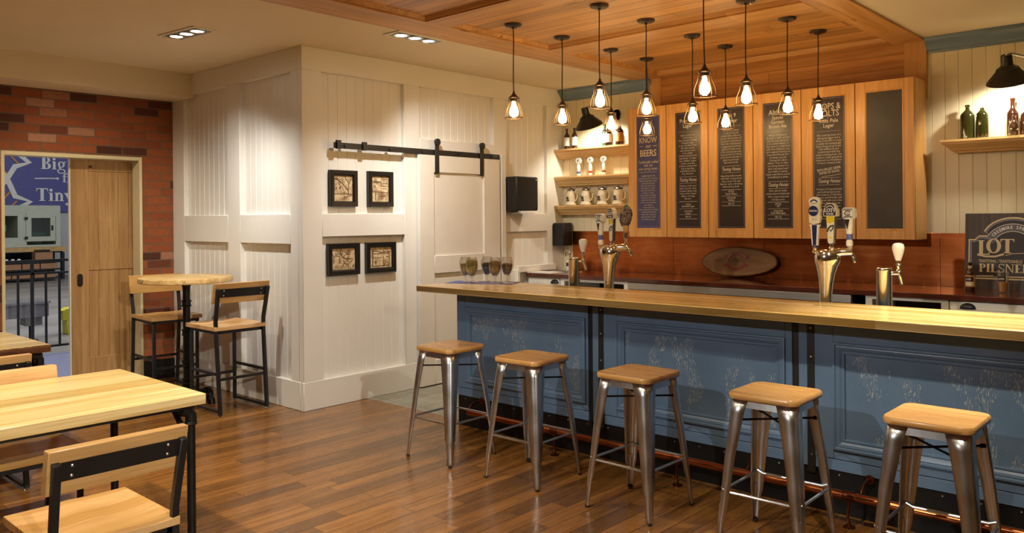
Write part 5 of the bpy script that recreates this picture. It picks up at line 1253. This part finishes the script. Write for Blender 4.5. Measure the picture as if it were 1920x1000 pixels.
# bottle and glass in front of the poster
t = bottle('beer_bottle', -1.605, 7.06, 1.0255, .225, .034, M['amber'], 'dark LOT 9 beer bottle standing before the poster', lab=M['labelor'], cap=M['pewter'])
g = G(); g.patch(.0352, -pi / 2 - .9, -pi / 2 + .9, .075, .112, 12); g.build('label_badge', M['posterdark'], t)
g = G(); g.patch(.0352, -pi / 2 - .9, -pi / 2 + .9, .045, .074, 12); g.build('label_lower', M['label'], t)
g = G(); serif_text(g, 'LOT9', 0, .087, .0125, front(-.004, -.0362, 0), 'CENTER', .85); g.build('lettering', M['paperwhite'], t, smooth=False)
G().lathe([(.0135, .165), (.014, .17), (.014, .195), (.0135, .198)], n=16).build('neck_label', M['label'], t)
t = thing('pint_glass', 'pint glass of lager with LOT 9 badge before the poster', 'glass', (-1.382, 7.06, 1.0255))
G().lathe([(0, 0), (.028, 0), (.030, .004), (.041, .158), (.0395, .158), (.029, .01), (0, .008)], n=28).build('glass', M['clear'], t)
G().lathe([(0, .009), (.0285, .010), (.0345, .082), (0, .082)], n=24).build('lager', M['beer'], t)
G().patch(.040, -pi / 2 - .8, -pi / 2 + .65, .085, .125, 12, rz=lambda z: .0305 + .011 * z / .158 * 1.0 + .0008).build('badge', M['posterdark'], t)
g = G(); serif_text(g, 'LOT9', 0, .099, .0135, front(-.003, -.0400, 0), 'CENTER', .85); g.build('lettering', M['paperwhite'], t, smooth=False)

# ------------------------------------------------------------------ the brewery floor beyond the brick wall
struct(B(-10.95, BX, -1, 12, -.06, -.001).build('floor', plain('cool_lit_violet_floor', (.25, .26, .40), .4, var=.03)))  # violet tint puts the cool light by the doorway into the floor colour
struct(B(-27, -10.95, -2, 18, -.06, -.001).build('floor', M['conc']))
struct(B(-27.2, -27, -2, 18, -.06, 7).build('wall_far', M['fwall']))
struct(B(-27.2, -8.6, 18, 18.1, -.06, 7).build('wall_far', M['fwall']))
struct(B(-27.2, -8.6, -2.1, -2, -.06, 7).build('wall_near', M['fwall']))
struct(B(-27.2, -8.6, -2, 18, 7, 7.1).build('ceiling', M['fwall']))
g = B(-8.7, -8.6, LY0 + .1, 18, 0, 7).box(-8.7, -8.6, -2, 18, 3.3, 7).box(-8.7, -8.6, -2, 1.6, 0, 3.3); struct(g.build('wall_inner', M['fwall']))
rl = thing('railing', 'black steel safety railing seen through the brick doorway', 'railing', (-10.905, 0, 0))
B(-.02, .02, .5, 6.5, 1.135, 1.165).build('top_rail', M['blacksteel'], rl)
B(-.02, .02, .5, 6.5, .985, 1.01).build('middle_rail', M['blacksteel'], rl)
B(-.02, .02, .5, 6.5, .085, .11).build('bottom_rail', M['blacksteel'], rl)
for i in range(28):
    y = 1.679 + .152 * i
    if i % 11 == 0: B(-.02, .02, y - .015, y + .015, 0, 1.135).build('post', M['blacksteel'], rl)
    else: B(-.01, .01, y - .012, y + .012, .11, .985).build('baluster', M['blacksteel'], rl)
t = thing('banner', 'blue Big from Tiny banner high on the far brewery wall', 'banner', (-26.9, 0, 0))
B(-.02, 0, 4.0, 12.5, 1.93, 4.2).build('sheet', M['banner'], t)
sc = 26.9 / 26.0
ZJ[1] = 2e-3
SCM = Matrix.Translation((-.05, 1.62 * (1 - sc), 0)) @ Matrix.Scale(sc, 4)
Mx = side(.016, 0, 0) @ SCM
g = G()
serif_text(g, 'Big', 8.29, 3.17, .36, Mx); serif_text(g, 'from', 8.86, 2.80, .27, Mx); serif_text(g, 'Tiny', 8.16, 2.24, .37, Mx)
strip(g, [(8.12, 2.89), (8.5, 2.905), (8.72, 2.905)], .03, Mx); flat(g, ell(8.73, 2.905, .035, .035)[:-1], Mx)
g.build('lettering', M['paperwhite'], t, smooth=False)
star = [(7.62, 3.66), (7.98, 3.34), (7.62, 3.22), (7.42, 2.86), (7.62, 2.36), (8.0, 2.22), (7.6, 1.95)]
g = G(); strip(g, star, .15, Mx); strip(g, [(7.42, 2.86), (7.0, 3.36)], .15, Mx); strip(g, [(7.42, 2.86), (7.0, 2.36)], .15, Mx); g.build('emblem_outline', M['paperwhite'], t, smooth=False)
g = G(); flat(g, [(6.9, 2.52), (7.3, 2.86), (6.9, 3.22)], side(.001, 0, 0) @ SCM); g.build('emblem_field', M['label'], t, smooth=False)
g = G()
for a, b in (((7.5, 3.52), (7.7, 3.3)), ((7.15, 3.36), (7.35, 3.22)), ((7.28, 3.12), (7.46, 2.98)), ((7.1, 2.36), (7.3, 2.55)), ((7.32, 2.28), (7.5, 2.5)), ((7.5, 2.05), (7.66, 2.24))): strip(g, [a, b], .05, Mx)
g.build('orange_dashes', M['orange'], t, smooth=False)
g = G()
serif_text(g, 'S', 7.06, 3.4, .3, Mx)
g.build('fragment', M['paperwhite'], t, smooth=False)
ZJ[1] = 4e-5
mc = thing('machine_cabinet', 'grey-green glazed machine cabinet on the timber bench beyond the railing', 'machine', (-25.0, 7.0, .93))
g = B(-1.2, 0, -1.2, 1.42, 0, .06).box(-1.2, 0, -1.2, 1.42, .87, 1.16).box(-1.2, 0, .34, .56, .06, .87).box(-1.2, 0, 1.30, 1.42, .06, .87).box(-1.2, 0, -.55, -.4, .06, .87).box(-1.2, -1.15, -1.2, 1.42, 0, 1.16)
g.box(-.02, 0, -.4, .34, .06, .27); g.build('housing', M['machine'], mc)
dr = G().sweep((0, 0, 0), (0, 1, 0), (0, 0, 1), (1, 0, 0), .54, 1.28, .16, .94, [(0, 0), (0, .03), (.13, .03), (.13, 0)]).build('door', M['machine'], mc)
B(.03, .05, 1.17, 1.22, .46, .60).build('latch', M['black'], dr)
for z in (.26, .80): B(.03, .05, .50, .58, z - .035, z + .035).build('hinge', M['black'], dr)
B(.004, .008, .67, 1.15, .29, .81).build('pane', M['window'], dr)
B(-.6, -.2, .7, 1.1, .30, .40).build('casting', M['mgreen'], mc); B(-.6, -.2, -.1, .12, .45, .62).build('casting', M['mgreen'], mc)
wb = thing('work_bench', 'long timber workbench under the glazed machine cabinet', 'bench', (-25, 7, 0))
B(-1.4, .06, -1.4, 1.55, .80, .925).build('top', M['lumber'], wb)
B(-1.3, -.05, -1.3, 1.50, .76, .80).build('apron', M['black'], wb)
for y in (-1.25, 1.46): B(-.15, -.05, y, y + .08, 0, .76).build('leg', M['black'], wb)
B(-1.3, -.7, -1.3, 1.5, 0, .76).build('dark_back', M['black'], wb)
sh = thing('storage_shelf', 'low black shelf rack of boxes under the workbench', 'shelf', (-24.75, 7, 0))
for z in (.06, .30, .50): B(-.1, .25, -1.2, 1.25, z, z + .04).build('shelf_board', M['black'], sh)
bxs = [(.25, .98, .54, .30, 'upper cardboard box with a black hand hole')]
tag(B(-24.8, -24.52, 7.62, 8.06, .545, .79).build('cardboard_box', M['card']), 'larger cardboard box on the top shelf under the bench', 'box', 'cardboard boxes under the bench')
tag(B(-24.82, -24.55, 7.68, 8.0, .791, .86).build('tool_tray', M['black']), 'flat black tray on top of the larger cardboard box', 'tray')
k = 0
for z, ys in ((.341, (5.95, 6.4, 6.85, 7.3, 7.75)), (.101, (5.95, 6.5, 7.05, 7.6))):
    for y in ys:
        w = .42 if z > .3 else .52
        tag(B(-24.82, -24.50, y, y + w, z, z + .145).build('cardboard_box', M['card']), '%s cardboard box on the %s shelf under the bench' % (['first', 'second', 'third', 'fourth', 'fifth'][ys.index(y)], 'middle' if z > .3 else 'lowest'), 'box', 'cardboard boxes under the bench')
for i in range(9):
    y = 6.05 + i * .15
    tag(G().lathe([(0, 0), (.045, 0), (.05, .06), (.03, .09), (0, .09)], (-24.62, y, .541), 12).build('jar', M['paperwhite']), 'small white jar in the row on the rack under the bench', 'jar', 'white jars on the rack')
pb = thing('wrapped_bundle', 'bundle in clear plastic wrap beside the workbench', 'bundle', (-24.9, 8.95, 0))
G().lathe([(0, 0), (.28, 0), (.34, .25), (.30, .6), (.34, .85), (.22, .95), (0, .97)], n=12).build('wrap', M['plastic'], pb)
cv = thing('conveyor', 'low grey conveyor end behind the railing', 'conveyor', (-12.1, 3.2, 0))
B(-.35, .0, -3, .72, .34, .52).build('side_panel', M['grey'], cv); B(-.36, .02, -3, .74, .52, .55).build('bed', M['steel'], cv)
B(-.28, -.05, .45, .66, .22, .34).build('gearbox', M['grey'], cv, bevel=.01)
G().tube([(-.15, .55, 0), (-.15, .55, .23)], .03, 10).build('leg', M['blackmetal'], cv)
G().lathe([(.09, 0), (.08, .02), (.03, .03)], (-.15, .55, 0), 14).build('foot', M['blackmetal'], cv)
yg = thing('machine_guard', 'bright yellow sheet metal guard beyond the railing', 'guard', (-12.6, 4.60, 0))
g = B(-.2, 0, -.33, .5, .20, .34).box(-.2, 0, -.28, -.17, 0, .20); g.prism([(0, -.35, .34), (0, .5, .34), (0, .5, .40), (0, -.25, .38)], (-.2, 0, 0)); g.build('shell', M['yguard'], yg, bevel=.01)
